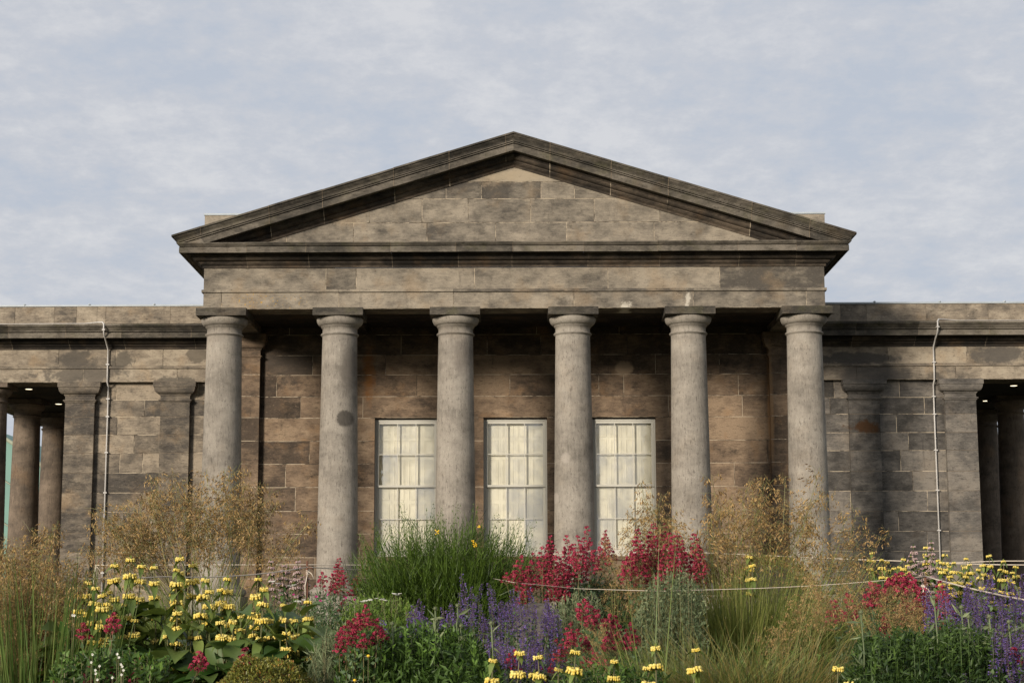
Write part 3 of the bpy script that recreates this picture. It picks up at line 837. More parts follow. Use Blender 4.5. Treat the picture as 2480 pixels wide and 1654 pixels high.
# ------------------------------------------------------------------ wings
XP = 12.3           # outer end of the wings
for side in (-1, 1):
    refx = 300 if side < 0 else 2200
    off = 0 if side < 0 else -7.0
    WLs = lambda py, y=YE: UZ(refx, py, y)
    Mw = M_WNL if side < 0 else M_WNR
    xi = side * (HX - .01)
    X = lambda px, py, y=YN: UX(px, py, y)
    # pier and pilaster positions
    if side < 0:
        pil = [(158, 229, 'pier'), (389, 459.5, 'pilaster')]
        hz_ = [926, 969, 1009, 1053, 1096.5, 1145, 1193, 1239.5, 1290, 1337, 1385, 1430]
        vj = [[282, 480], [350], [284], [325], [290, 345], [384], [345], [300, 365], [270, 340], [310, 480], [350]]
        ov = {0: {0: .1, 1: .0}, 5: {0: .9}}
        arj, frj, paj = [201, 429], [142, 281, 395], [36, 131, 185, 256, 412]
        coj = [20, 159, 293, 463]
    else:
        pil = [(2289, 2364, 'pier'), (2056, 2130, 'pilaster')]
        hz_ = [919, 962, 1002, 1047, 1090.5, 1140.5, 1188, 1237.6, 1286, 1334, 1382, 1430]
        vj = [[2178, 2020], [2010, 2238.5], [2171], [2200], [2181], [2210.6], [2246, 2060], [2176], [2245.6], [2192], [2210]]
        ov = {0: {0: .8, 1: .1}}
        arj, frj, paj = [2075, 2315], [2152, 2341], [2036, 2099, 2243.5, 2394]
        coj = [2073, 2225, 2397]
    xw = X(pil[0][0] + 20, 1100) if side < 0 else X(pil[0][1] - 20, 1100)
    xa, xb = sorted((xi, xw))
    zs = [WLs(p, YN) for p in hz_] + [ZG]
    zs[0] = WZ_ARB + .02
    mb = MB()
    rows = [(zs[i], zs[i + 1], [X(p, hz_[i] + 20) for p in vj[i]] if i < len(vj) else [], ov.get(i, {})) for i in range(len(zs) - 1)]
    ashlar(mb, YN, rows, xa, xb, seed=31 + side, tone=(.15, .8))
    part('wing_wall', mb, [Mw, M_MORT])
    # solid body behind
    mb = MB()
    xo = X(pil[0][0] + 4, 1100, YE + .4) if side < 0 else X(pil[0][1] - 4, 1100, YE + .4)
    mb.box(xi, xo, YN + .03, 9.5, ZG, WZ_ARB + .5, .5)
    part('wing_body', mb, [Mw])
    for (p0, p1, nm) in pil:
        a, b = UX(p0, 975, YE + .02), UX(p1, 975, YE + .02)
        depth_ = YN + .05 if nm == 'pilaster' else YE + .66
        mb = MB()
        rg = random.Random(int(p0))
        zz2 = [WZ_ARB] + [WLs(p, YE) for p in hz_[1:]] + [ZG]
        zz2[1] = WLs(974 if side < 0 else 967)
        for i in range(len(zz2) - 1):
            # slight batter of the shaft
            m0, m1 = .0 + .012 * i, .012 * (i + 1)
            t = rg.uniform(.4, .95) if side > 0 else rg.uniform(.45, .9)
            if side > 0 and nm == 'pier': t = rg.uniform(.1, .5)
            g_ = .005
            A0, B0, A1, B1 = a - .03 * m0, b + .03 * m0, a - .03 * m1, b + .03 * m1
            V = [(A1, YE + .02, zz2[i + 1] + g_), (B1, YE + .02, zz2[i + 1] + g_), (B0, YE + .02, zz2[i] - g_), (A0, YE + .02, zz2[i] - g_)]
            V += [(x_, depth_, z_) for x_, _, z_ in V]
            mb.add(V, [(0, 1, 2, 3), (1, 5, 6, 2), (4, 0, 3, 7), (3, 2, 6, 7), (1, 0, 4, 5)], t, 0)
        mb.box(a + .008, b - .008, YE + .028, depth_, ZG, WZ_ARB, .5, 1)
        ps = part(nm, mb, [Mw, M_MORTD])
        mb = MB()
        ZA = WLs(938 if side < 0 else 931) ; zr = WLs(974 if side < 0 else 968)
        hh = ZA - zr
        pr = [(0.002, zr - .008), (.018, zr), (.018, zr + .02), (.04, zr + .028), (.04, zr + .052), (.005, zr + .06), (.003, zr + .13), (.016, zr + .134), (.016, zr + .15), (.028, zr + .153), (.028, zr + .168)] \
            + curve((.035, zr + .172), (.125, ZA - .006), 'ovolo') + [(.12, ZA), (.14, ZA + .001), (.14, WZ_ARB - .001), (.0, WZ_ARB - .001)]
        yk = YN - .001 if nm == 'pilaster' else YE + .66
        pth = [(a, yk, -1, 0), (a, YE + .02, -1, -1), (b, YE + .02, 1, -1), (b, yk, 1, 0)] + ([(a, yk, -1, 0)] if False else [])
        sweep(mb, pr, pth, .7 if not (side > 0 and nm == 'pier') else .35)
        part(nm + '_capital', mb, [Mw], ps)
    # entablature of the wing, carried on over the end porch
    xe = side * XP
    a, b = sorted((xi, xe))
    fj = lambda l, py: [UX(p, py, YE) for p in l]
    mb = MB()
    ashlar(mb, YE, [(WZ_FRT, WZ_TA1, fj(frj, 870), {1: .6} if side < 0 else {0: .6, 1: .05, 2: .6})], a, b, seed=51 + side, tone=(.1, .5))
    mb.box(a + .003, b - .003, YE + .012, YE + .75, WZ_TA1, WZ_FRT, .5)
    part('wing_frieze', mb, [M_WEN, M_MORT])
    mb = MB()
    mb.box(a, b, YE - .03, YE + .4, WZ_TA0, WZ_TA1 - .001, .55)
    part('wing_taenia', mb, [M_WEN])
    mb = MB()
    ashlar(mb, YE, [(WZ_TA0, WZ_ARB, fj(arj, 910), {})], a, b, seed=61 + side, tone=(.2, .6))
    mb.box(a + .003, b - .003, YE + .012, YE + .75, WZ_ARB + .003, WZ_TA0, .8)
    mb.box(xe, xe - side * .75, YE + .75, 12, WZ_ARB + .003, WZ_FRT, .8)
    part('wing_architrave', mb, [M_WEN, M_MORT])
    bedw = [(0, WZ_FRT), (.025, WZ_FRT), (.025, WZ_FRT + .025)] + curve((.025, WZ_FRT + .025), (.075, WZ_FRT + .07), 'cyma') + [(.09, WZ_FRT + .073), (.09, WZ_FRT + .095)] \
        + curve((.09, WZ_FRT + .095), (.19, WZ_CO0 - .03), 'ovolo') + [(.2, WZ_CO0 - .028), (.2, WZ_CO0 - .002), (.3, WZ_CO0 - .002)]
    pth = [(xi, YE, 0, -1), (xe, YE, side, -1), (xe, 12, side, 0)]
    if side > 0: pass
    mb = MB(); sweep(mb, bedw, pth, .6, 0, caps=False, cuts=[UX(p + 12 * (1 if side < 0 else -1), 835, YE) for p in coj])
    for p in coj: 
        joint(mb, bedw[1:-1], UX(p + 12 * (1 if side < 0 else -1), 835, YE), YE)
    part('wing_bed_moulding', mb, [M_BED, M_MORTD])
    corw = [(.18, WZ_CO0 + .01), (.37, WZ_CO0 + .01), (.372, WZ_CO0), (.39, WZ_CO0), (.39, WZ_CO1 - .03), (.355, WZ_CO1 - .028), (.355, WZ_CO1 - .010), (.405, WZ_CO1 - .008), (.405, WZ_CO1 + .012), (.385, WZ_CO1 + .014), (.385, WZ_CO1 + .026), (.415, WZ_CO1 + .028)] \
        + curve((.415, WZ_CO1 + .03), (.465, WZ_CT - .06), 'cyma') + [(.495, WZ_CT - .056), (.495, WZ_CT - .01), (.0, WZ_CT + .055), (-.05, WZ_CT + .055)]
    mb = MB(); sweep(mb, corw, pth, .4, 0, caps=False, cuts=[UX(p, 810, YE - .39) for p in coj])
    for p in coj:
        joint(mb, corw[2:-3], UX(p, 810, YE - .39), YE)
    part('wing_cornice', mb, [M_COR, M_MORTD])
    mb = MB()
    ashlar(mb, YE + .02, [(WZ_PT, WZ_CT + .04, fj(paj, 760), {})], a, b, seed=71 + side, tone=(.1, .6), gap=.008, mort=1)
    mb.box(a + .003, b - .003, YE + .032, YE + .5, WZ_CT + .04, WZ_PT - .002, .4)
    mb.box(xe - side * .003, xe - side * .5, YE + .5, 12, WZ_CT, WZ_PT - .002, .4)
    pa = part('parapet', mb, [M_WEN, M_MORTD])
    mb = MB()
    mb.box(a - .01, b + .01, YE - .0, YE + .55, WZ_PT + .0005, WZ_PT + .034, .4)
    mb.box(xe + side * .01, xe - side * .55, YE + .55, 12, WZ_PT + .0005, WZ_PT + .034, .4)
    for k in range(1, 5):
        x = side * (HX + .25 + 1.37 * k); mb.tube([(x, YE - .01, WZ_PT + .04), (x, YE + .55, WZ_PT + .04)], .022, 6, .6)
    part('lead_capping', mb, [M_LEAD], pa)
    mb = MB(); mb.box(xi, xe - side * .5, YE + .5, 12, WZ_CT - .1, WZ_CT, .5); part('flat_roof', mb, [M_ROOF])
    # end porch: ceiling, floor, columns, downlights
    mb = MB(); mb.box(xo, xe - side * .7, YE + .7, 12, WZ_ARB + .012, WZ_ARB + .08, .9); part('porch_ceiling', mb, [M_BED])
    mb = MB(); mb.box(xo, xe + side * .2, YE - .1, 12, ZG - .2, ZG + .01, .5); part('porch_floor', mb, [M_COLM])
    Xc = 10.98 if side < 0 else 11.32
    ZAb = WLs(936 if side < 0 else 930, YE)
    if side < 0:
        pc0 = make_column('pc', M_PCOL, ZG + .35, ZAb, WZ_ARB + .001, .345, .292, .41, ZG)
        pcs = [pc0] + [dup(pc0, root) for _ in range(5)]
    for k in range(3):
        c = pcs[k + (3 if side > 0 else 0)]
        c.location = Vector((side * Xc + ((-.06, -.11, -.22)[k] if side < 0 else (0, -.05, .11)[k]), YE + .42 + 2.8 * k, 0)) - RL
    for (px, py, y) in (((70, 940.5, 4.3), (142, 977.5, 7.05)) if side < 0 else ((2455, 932.5, 4.3), (2388, 971, 7.05))):
        x = UX(px, py, y)
        mb = MB(); mb.lathe([(.075, WZ_ARB - .002), (.085, WZ_ARB - .002), (.085, WZ_ARB + .012)], 20, cx=x, cy=y)
        dl = part('downlight', mb, [M_LEAD])
        b_ = NB('lit_lamp'); e_ = b_.n('Emission'); e_.inputs[0].default_value = (1, .82, .55, 1); e_.inputs[1].default_value = 2.6; b_.l(e_.outputs[0], b_.out.inputs[0])
        mb = MB(); mb.lathe([(.074, WZ_ARB - .0025), (.073, WZ_ARB - .003)], 20, cx=x, cy=y); part('bulb', mb, [b_.m], dl)

# ------------------------------------------------------------------ the two lightning conductor conduits down the wings
for side in (-1, 1):
    x = UX(261, 900, YE - .02) if side < 0 else UX(2262, 900, YE - .02)
    rx = 261 if side < 0 else 2262
    z = lambda p, y: UZ(rx, p + (0 if side < 0 else -6), y)
    mb = MB()
    pts = [(x + side * 3.0, YE - .10, WZ_CT + .055), (x + side * .5, YE - .12, WZ_CT + .055), (x + side * .18, YE - .25, WZ_CT + .06), (x + side * .05, YE - .40, WZ_CT + .035), (x, YE - .50, WZ_CT - .02),
           (x, YE - .505, WZ_CO1), (x, YE - .44, z(812, YE - .42)), (x, YE - .25, z(828, YE - .2)), (x, YE - .05, z(848, YE)), (x, YE - .045, z(890, YE)), (x, YE - .03, z(926, YE)),
           (x, YN - .06, z(938, YN)), (x, YN - .045, z(1000, YN)), (x, YN - .045, 0.02)]
    mb.tube(pts, [.006, .008, .012] + [.017] * (len(pts) - 3), 8)
    cb = part('conduit', mb, [M_CABLE])
    for py in (883, 969 - 3, 1009, 1096, 1193, 1290, 1387, 0):
        y_ = YE - .045 if py < 930 else YN - .045
        mb = MB()
        if py: zc = z(py, y_); mb.box(x - .035, x + .035, y_ - .028, y_ + .045, zc - .013, zc + .013, .7)
        else: mb.box(x - .03, x + .03, YE - .53, YE - .45, WZ_CO1 - .0, WZ_CO1 + .025, .7)
        part('bracket', mb, [M_CABLE], cb)

# roof vent seen over the left parapet
mb = MB()
x, z0 = UX(148, 738, 7.5), WZ_PT
mb.lathe([(.55, WZ_CT - .05), (.55, WZ_CT + .06)], 24, cx=0, cy=0)
rv = MB()
V0 = []
rv.lathe([(.62, WZ_CT), (.60, WZ_PT + .12), (.50, WZ_PT + .2), (.3, WZ_PT + .27), (.05, WZ_PT + .3)], 24, cx=x, cy=7.5)
o = part('roof_vent', rv, [M_LEAD])
# ------------------------------------------------------------------ ground
def G(y):
    d = y + 33
    if d < 8: return -.85 - (8 - d) * .22 if d > 4.5 else -1.65
    return min(-.85 + (d - 8) * .027, ZG - .02)
gb = MB()
ysr = [-4000, -60, -28.5, -27, -25, -23, -20, -16, -12, -8, -5, -3.2, -1, 30, 4000]
V = [(x, y, G(y)) for y in ysr for x in (-4000, -30, 0, 30, 4000)]
gb.add(V, [(i * 5 + j, i * 5 + j + 1, i * 5 + j + 6, i * 5 + j + 5) for i in range(len(ysr) - 1) for j in range(4)])
b = NB('garden_soil')
col = b.mix(b.noise(1.2, 6, .6), (0.05, 0.04, 0.028), (0.075, 0.085, 0.03))
link('ground', gb.mesh('ground', [b.done(col, .95, b.noise(12, 5, .7), .1, .8, .05)]), kind='structure')

# ------------------------------------------------------------------ planting helpers
def unit(a): return a / np.maximum(np.linalg.norm(a, axis=-1, keepdims=True), 1e-9)


def rdir(n, up=0.0, spread=1.0):
    v = nr.normal(size=(n, 3)) * spread
    v[:, 2] += up
    return unit(v)


def diamonds(mb, P, A, B, tint, mat=0, fold=0.25, wide=0.45):
    """n pointed leaves: base P, axis A (full length), half width B, folded along the midrib"""
    n = len(P)
    Nn = np.cross(A, B); Nn = unit(Nn) * np.linalg.norm(B, axis=1, keepdims=True) * fold
    V = np.stack([P, P + A * wide + B + Nn, P + A, P + A * wide - B + Nn], 1).reshape(-1, 3)
    i = np.arange(n)[:, None] * 4
    F = np.concatenate([i + [0, 1, 2], i + [0, 2, 3]])
    mb.bulk(V, F, np.concatenate([tint, tint]) if hasattr(tint, '__len__') else tint, mat)


def rleaves(mb, P, L, W, tint, mat=0, up=0.3, out=None, fold=0.3):
    n = len(P)
    A = rdir(n, up)
    if out is not None: A = unit(A + out)
    B = unit(np.cross(A, rdir(n)))
    L = np.broadcast_to(L, (n,)) * nr.uniform(.7, 1.3, n)
    W = np.broadcast_to(W, (n,)) * nr.uniform(.8, 1.2, n)
    diamonds(mb, P, A * L[:, None], B * W[:, None] * .5, tint, mat, fold)


def blades(mb, P0, D, L, W, droop, tint, mat=0, seg=5):
    """n curved grass blades / thin stems as tapering ribbons"""
    n = len(P0)
    D = unit(D); L = np.broadcast_to(L, (n,)); W = np.broadcast_to(W, (n,)); droop = np.broadcast_to(droop, (n,))
    side = unit(np.cross(D, rdir(n)))
    V = []
    for k in range(seg + 1):
        t = k / seg
        p = P0 + D * (L * t)[:, None]
        p = p + D * [1, 1, 0] * (L * t * t * droop * .5)[:, None]
        p[:, 2] -= L * droop * t ** 2.2
        w = W * (1 - t ** 2 * .92) * .5
        V += [p - side * w[:, None], p + side * w[:, None]]
    V = np.stack(V, 1).reshape(-1, 3)
    i = np.arange(n)[:, None] * 2 * (seg + 1)
    F = np.concatenate([i + [2 * k, 2 * k + 1, 2 * k + 3, 2 * k + 2] for k in range(seg)])
    mb.bulk(V, F, np.tile(tint, seg) if hasattr(tint, '__len__') else tint, mat)


_ico = None
def blobs(mb, C, Rr, tint, mat=0, axis=None, stretch=1.0):
    """n small rounded bodies (12-sided), stretched along axis"""
    global _ico
    if _ico is None:
        p = (1 + 5 ** .5) / 2
        v = unit(np.array([(-1, p, 0), (1, p, 0), (-1, -p, 0), (1, -p, 0), (0, -1, p), (0, 1, p), (0, -1, -p), (0, 1, -p), (p, 0, -1), (p, 0, 1), (-p, 0, -1), (-p, 0, 1)], float))
        f = np.array([(0, 11, 5), (0, 5, 1), (0, 1, 7), (0, 7, 10), (0, 10, 11), (1, 5, 9), (5, 11, 4), (11, 10, 2), (10, 7, 6), (7, 1, 8), (3, 9, 4), (3, 4, 2), (3, 2, 6), (3, 6, 8), (3, 8, 9), (4, 9, 5), (2, 4, 11), (6, 2, 10), (8, 6, 7), (9, 8, 1)])
        _ico = (v, f)
    v, f = _ico
    n = len(C); Rr = np.broadcast_to(Rr, (n,))
    V = v[None] * Rr[:, None, None]
    if axis is not None:
        a = unit(axis)[:, None, :]
        V = V + a * ((V * a).sum(-1, keepdims=True)) * (stretch - 1)
    V = (V + C[:, None, :]).reshape(-1, 3)
    F = (np.arange(n)[:, None, None] * 12 + f[None]).reshape(-1, 3)
    mb.bulk(V, F, np.repeat(tint, 20) if hasattr(tint, '__len__') else tint, mat, True)


def stems(mb, P0, P1, r, bend=0.1, tint=0.5, mat=0, seg=4):
    """n thin three-sided stems from P0 to P1"""
    n = len(P0)
    A = P1 - P0; L = np.linalg.norm(A, axis=1)
    u = unit(np.cross(A, rdir(n))); w = unit(np.cross(A, u))
    off = u * (L * nr.uniform(-bend, bend, n))[:, None]
    V = []
    for k in range(seg + 1):
        t = k / seg
        p = P0 + A * t + off * math.sin(t * math.pi)
        rr = r * (1 - .45 * t)
        for j in range(3):
            a = 2 * math.pi * j / 3
            V.append(p + (u * math.cos(a) + w * math.sin(a)) * rr)
    V = np.stack(V, 1).reshape(-1, 3)
    i = np.arange(n)[:, None] * 3 * (seg + 1)
    F = np.concatenate([i + [3 * k + j, 3 * k + (j + 1) % 3, 3 * k + 3 + (j + 1) % 3, 3 * k + 3 + j] for k in range(seg) for j in range(3)])
    mb.bulk(V, F, tint, mat)


def spot(px, d, z=None):
    y = d - 33
    return Vector((UX(px, 1520, y), y, G(y)))


def rel(o, px, py, d):
    """vector from the thing's base to the point seen at px, py at distance d"""
    x, z = U(px, py, d - 33)
    return Vector((x, d - 33, z)) - Vector(o)


LM_PHL = leafmat('phlomis_leaf', (0.03, 0.075, 0.012), (0.23, 0.29, 0.08), .3)
M_YEL = leafmat('yellow_petal', (0.74, 0.55, 0.075), (0.89, 0.76, 0.25), .25, .6)
M_CALYX = leafmat('calyx_green', (0.16, 0.17, 0.05), (0.32, 0.24, 0.10), .1, .7)
M_STEM = leafmat('green_stem', (0.10, 0.13, 0.04), (0.22, 0.17, 0.10), .1, .6)
M_BLADE = leafmat('grass_blade', (0.06, 0.115, 0.018), (0.29, 0.29, 0.09), .3, .5)
M_STRAW = leafmat('straw_stalk', (0.12, 0.17, 0.04), (0.33, 0.29, 0.12), .2, .5)
M_GOLD = leafmat('golden_spikelet', (0.095, 0.053, 0.026), (0.50, 0.335, 0.135), .3, .45)
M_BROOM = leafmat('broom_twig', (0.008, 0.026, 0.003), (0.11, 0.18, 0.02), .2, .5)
M_BROOMF = leafmat('broom_flower', (0.80, 0.48, 0.02), (0.90, 0.62, 0.04), .2, .5)
M_RED = leafmat('crimson_petal', (0.22, 0.012, 0.034), (0.54, 0.062, 0.12), .3, .6)
M_RSTEM = leafmat('reddish_stem', (0.16, 0.07, 0.04), (0.14, 0.15, 0.05), .1, .6)
M_VLEAF = leafmat('grey_green_leaf', (0.045, 0.085, 0.035), (0.13, 0.19, 0.085), .25, .5)
M_PURP = leafmat('violet_petal', (0.06, 0.035, 0.17), (0.22, 0.15, 0.44), .3, .6)
M_PCAL = leafmat('violet_calyx', (0.07, 0.035, 0.08), (0.17, 0.12, 0.12), .1, .7)
M_HERB = leafmat('herb_leaf', (0.010, 0.030, 0.006), (0.12, 0.21, 0.038), .25, .5)
M_HERB2 = leafmat('dark_herb_leaf', (0.007, 0.022, 0.005), (0.085, 0.145, 0.028), .2, .5)
M_BRIGHT = leafmat('bright_leaf', (0.07, 0.13, 0.02), (0.22, 0.32, 0.06), .35, .5)
M_SILV = leafmat('silver_leaf', (0.07, 0.10, 0.045), (0.25, 0.29, 0.15), .2, .7)
M_HEBE = leafmat('small_olive_leaf', (0.055, 0.07, 0.012), (0.26, 0.25, 0.05), .2, .4)
M_HEBER = leafmat('bronze_leaf_tip', (0.25, 0.10, 0.03), (0.34, 0.24, 0.06), .2, .4)
M_PINK = leafmat('pale_pink_petal', (0.42, 0.27, 0.27), (0.65, 0.50, 0.48), .2, .6)
M_DSTEM = leafmat('dark_stem', (0.05, 0.035, 0.03), (0.09, 0.07, 0.05), .1, .6)
M_WHITE = leafmat('white_petal', (0.60, 0.58, 0.50), (0.85, 0.84, 0.78), .2, .6)
M_SEDGE = leafmat('sedge_blade', (0.05, 0.085, 0.015), (0.25, 0.18, 0.065), .25, .45)
M_MAG = leafmat('magenta_petal', (0.50, 0.03, 0.22), (0.65, 0.06, 0.32), .2, .6)
M_BUD = leafmat('thistle_bud', (0.09, 0.11, 0.05), (0.20, 0.22, 0.12), .05, .7)
TT = lambda n, a=0., b=1.: nr.uniform(a, b, n)


# ------------------------------------------------------------------ phlomis: whorls of hooded yellow flowers on upright stems
def whorl_mesh(seed, k=15, r=.017, petal=None, full=1.0):
    mb = MB()
    a = np.arange(k) * 2 * np.pi / k + nr.uniform(-.15, .15, k)
    ca = np.stack([np.cos(a), np.sin(a), np.zeros(k)], 1)
    keep = nr.uniform(0, 1, k) < full
    # calyx bed
    blobs(mb, np.array([[0, 0, 0.0]]), .0155, .5, 1, np.array([[0, 0, 1.]]), .75)
    blobs(mb, ca * .013 + [0, 0, -.003], .0065, TT(k, 0, .8), 1, ca + [0, 0, .4], 1.5)
    # upper hoods and drooping lips
    c2 = ca[keep]; m = len(c2)
    jz = nr.uniform(-.003, .004, m)[:, None] * [0, 0, 1]
    blobs(mb, c2 * .0225 + [0, 0, .0065] + jz, .0072 * r / .017, TT(m, .3, 1), 0, c2 + [0, 0, .55], 1.55)
    blobs(mb, c2 * .0285 + [0, 0, -.003] + jz, .0050, TT(m, 0, .8), 0, c2 * .5 + [0, 0, -1.], 1.6)
    return mb.mesh('flower_whorl', [petal or M_YEL, M_CALYX])


WH_Y = [whorl_mesh(i) for i in range(4)] + [whorl_mesh(9, 15, .015, None, .45)]
WH_P = [whorl_mesh(i, 12, .012, M_PINK, .8) for i in range(3)]


def heart_leaf(mb, p, a, b, L, W, tint, mat=0, droop=.25):
    """one broad leaf with a folded midrib and drooping tip"""
    a = a.normalized(); b = (b - a * b.dot(a)).normalized(); n = a.cross(b)
    if n.z < 0: n = -n
    prof = [(0, .05), (.06, .32), (.16, .46), (.3, .5), (.45, .46), (.6, .37), (.75, .25), (.88, .12), (1, .0)]
    V = []
    for t, w in prof:
        c = p + a * (L * t) - Vector((0, 0, 1)) * (droop * L * t * t)
        V += [c - b * (W * w) + n * (W * w * .35), c, c + b * (W * w) + n * (W * w * .35)]
    F = []
    for i in range(8):
        k = 3 * i
        F += [(k, k + 1, k + 4, k + 3), (k + 1, k + 2, k + 5, k + 4)]
    mb.add(V, F, tint, mat, True)


def phlomis_stem(root_, base, top, nw, whs, smat=None, lmat=None, gap=None, scale=1.0, leaf=1.0):
    """base, top: Vectors local to the plant. nw whorls, top one first"""
    mb = MB()
    ax = top - base; L = ax.length
    mid = base + ax * .55 + Vector((nr.uniform(-.03, .03), nr.uniform(-.03, .03), 0))
    pts = [base, base + (mid - base) * .5, mid, mid + (top - mid) * .5, top]
    mb.tube(pts, [.0045 * scale] * 3 + [.0036 * scale, .0026 * scale], 4, .5, 0)
    gap = gap or .082
    z = 0.008
    ws = []
    for i in range(nw):
        t = 1 - z / L
        if t < .15: break
        p = (mid + (top - mid) * ((t - .55) / .45)) if t > .55 else (base + (mid - base) * (t / .55))
        s = (0.75 if i == 0 else 1.08) * nr.uniform(.85, 1.15) * scale
        if i == nw - 1 and nw > 2: s *= .9
        ws.append((p, s))
        # the pair of bracts below each whorl
        an = nr.uniform(0, 6.28) if i % 2 == 0 else an + math.pi / 2
        for k in (0, 1):
            q = an + math.pi * k + nr.uniform(-.3, .3)
            d = Vector((math.cos(q), math.sin(q), nr.uniform(-.9, .1)))
            l = (.052 + .024 * i) * nr.uniform(.8, 1.2) * scale * leaf
            heart_leaf(mb, p + Vector((0, 0, -.008)), d, Vector((-math.sin(q), math.cos(q), nr.uniform(-.3, .3))), l, l * .5, nr.uniform(.2, 1), 1, .5)
        z += gap * nr.uniform(.85, 1.15) * (1 + .12 * i) * scale
    # small new leaves over the top whorl
    for k in range(3):
        q = k * 2.1 + nr.uniform(0, 1)
        heart_leaf(mb, top, Vector((math.cos(q) * .5, math.sin(q) * .5, 1)), Vector((-math.sin(q), math.cos(q), 0)), .022 * scale, .008 * scale, .8, 1, 0)
    st = link('flower_stem', mb.mesh('flower_stem', [smat or M_STEM, lmat or LM_PHL]), root_)
    for p, s in ws:
        w = link('flower_whorl', whs[nr.integers(0, len(whs))], st, p)
        w.scale = (s, s, s); w.rotation_euler = (nr.uniform(-.2, .2), nr.uniform(-.2, .2), nr.uniform(0, 6.28))
    return st


def phlomis_clump(label, px, d, tops, group=None, leaves=60, rad=.35, whs=None, cat='plant', name='phlomis', nwr=(4, 6), leafh=.86, lx=None, gap=None, scale=1.0, **kw):
    o = spot(px, d)
    r_ = thing(name, label, cat, o, group)
    mb = MB()
    for k in range(int(leaves * 1.7) if leaves > 20 else leaves):
        q = nr.uniform(0, 6.28); rr = rad * math.sqrt(nr.uniform(0, 1))
        p = Vector((rr * math.cos(q), rr * math.sin(q) * .8, leafh * nr.uniform(.15, 1) * (1 - .35 * (rr / rad) ** 2)))
        d_ = Vector((math.cos(q) + nr.normal() * .5, math.sin(q) + nr.normal() * .5, nr.uniform(-.2, .8)))
        l = nr.uniform(.14, .24) * (scale if scale < 1 else 1)
        heart_leaf(mb, p, d_, Vector((-math.sin(q), math.cos(q), nr.uniform(-.4, .4))), l, l * .6, nr.uniform(.05, .8), 0, .35)
        if k % 2 == 0: mb.tube([(p.x * .4, p.y * .4, 0), tuple(p)], .003, 3, .3, 1)
    link('foliage', mb.mesh('foliage', [kw.get('lmat') or LM_PHL, M_STEM]), r_)
    for tp in tops:
        px_, py_ = tp[:2]; nw = tp[2] if len(tp) > 2 else nr.integers(*nwr)
        dd = d + nr.uniform(-.22, .22)
        t = rel(o, px_, py_, dd)
        b = Vector((t.x * .7 + nr.uniform(-.03, .03), t.y * .8, 0.0))
        phlomis_stem(r_, b, t, int(nw), whs or WH_Y, gap=gap, scale=scale, **kw)
    return r_


GP = 'yellow phlomis plants in the bed'
phlomis_clump('yellow-whorled phlomis clump at the left, just right of the brown feather grass in the corner', 222, 9.6,
              [(212, 1408, 5), (190, 1440, 4), (232, 1422, 4), (248, 1440, 5), (262, 1432, 4), (182, 1478, 3), (240, 1522, 4), (222, 1500, 3), (275, 1448, 4), (205, 1455, 3), (194, 1568, 2), (258, 1462, 3), (236, 1470, 3)], GP, 55, .22)
phlomis_clump('phlomis clump with three tall yellow spires standing in front of the pale conduit', 315, 9.7,
              [(278, 1368, 5), (316, 1353, 5), (343, 1370, 6), (292, 1505, 3), (338, 1455, 3), (302, 1462, 4), (327, 1500, 3)], GP, 70, .24)
phlomis_clump('tallest yellow phlomis clump rising against the feather grass base, left of centre', 425, 9.6,
              [(373, 1372, 5), (436, 1350, 5), (467, 1366, 3), (428, 1378, 4), (430, 1482, 4), (462, 1542, 4), (405, 1538, 4), (445, 1560, 2), (396, 1585, 2), (498, 1402, 4), (420, 1437, 3), (508, 1430, 3)], GP, 95, .3)
phlomis_clump('broad-leaved yellow phlomis clump directly below the sagging rope, its big leaves open', 560, 9.5,
              [(551, 1400, 5), (534, 1425, 4), (555, 1428, 5), (585, 1490, 3), (534, 1505, 2), (626, 1400, 5), (640, 1424, 4), (564, 1502, 2), (580, 1522, 2)], GP, 90, .3)
phlomis_clump('yellow phlomis clump beside the rusty rope post, above the low round bush', 690, 9.4,
              [(688, 1463, 5), (713, 1500, 4), (746, 1455, 6), (651, 1500, 3), (665, 1540, 1), (695, 1530, 3), (765, 1614, 1), (618, 1484, 2)], GP, 45, .24)
GS = 'single phlomis stems along the bottom edge'
for (px, py, nw, lb) in ((1194, 1596, 2, 'phlomis stem with pale yellow whorls at the bottom, leftmost of the row right of centre'),
                         (1259, 1578, 3, 'phlomis stem with forked leafy tip above its yellow whorl, fronting the purple spikes'),
                         (1303, 1588, 3, 'slim phlomis stem with forked leafy tip, standing next to the leafy-tipped one left of it'),
                         (1293, 1630, 2, 'short phlomis stem with small round yellow whorl squeezed between taller ones'),
                         (1353, 1618, 2, 'short phlomis stem in front of the dark red valerian heads'),
                         (1394, 1576, 3, 'tall phlomis stem with a fat yellow whorl in front of the red valerian'),
                         (1488, 1598, 3, 'phlomis stem with two stacked yellow whorls in front of the pinkish gravel'),
                         (1568, 1616, 2, 'drooping-leaved phlomis stem low at the left foot of the sedge'),
                         (1588, 1566, 2, 'phlomis stem with one tall small yellow whorl beside two long green stalks'),
                         (1686, 1570, 4, 'isolated phlomis stem with three yellow whorls in front of the sedge'),
                         (2030, 1616, 2, 'lone phlomis stem with bright yellow whorl between sedge and dark foliage'),
                         (2056, 1652, 2, 'yellow whorl tip of a low phlomis stem at the bottom edge near the dark foliage')):
    phlomis_clump(lb, px, 8.4, [(px, py, nw)], GS, 3, .06, leafh=.2, gap=.088, scale=1.02)
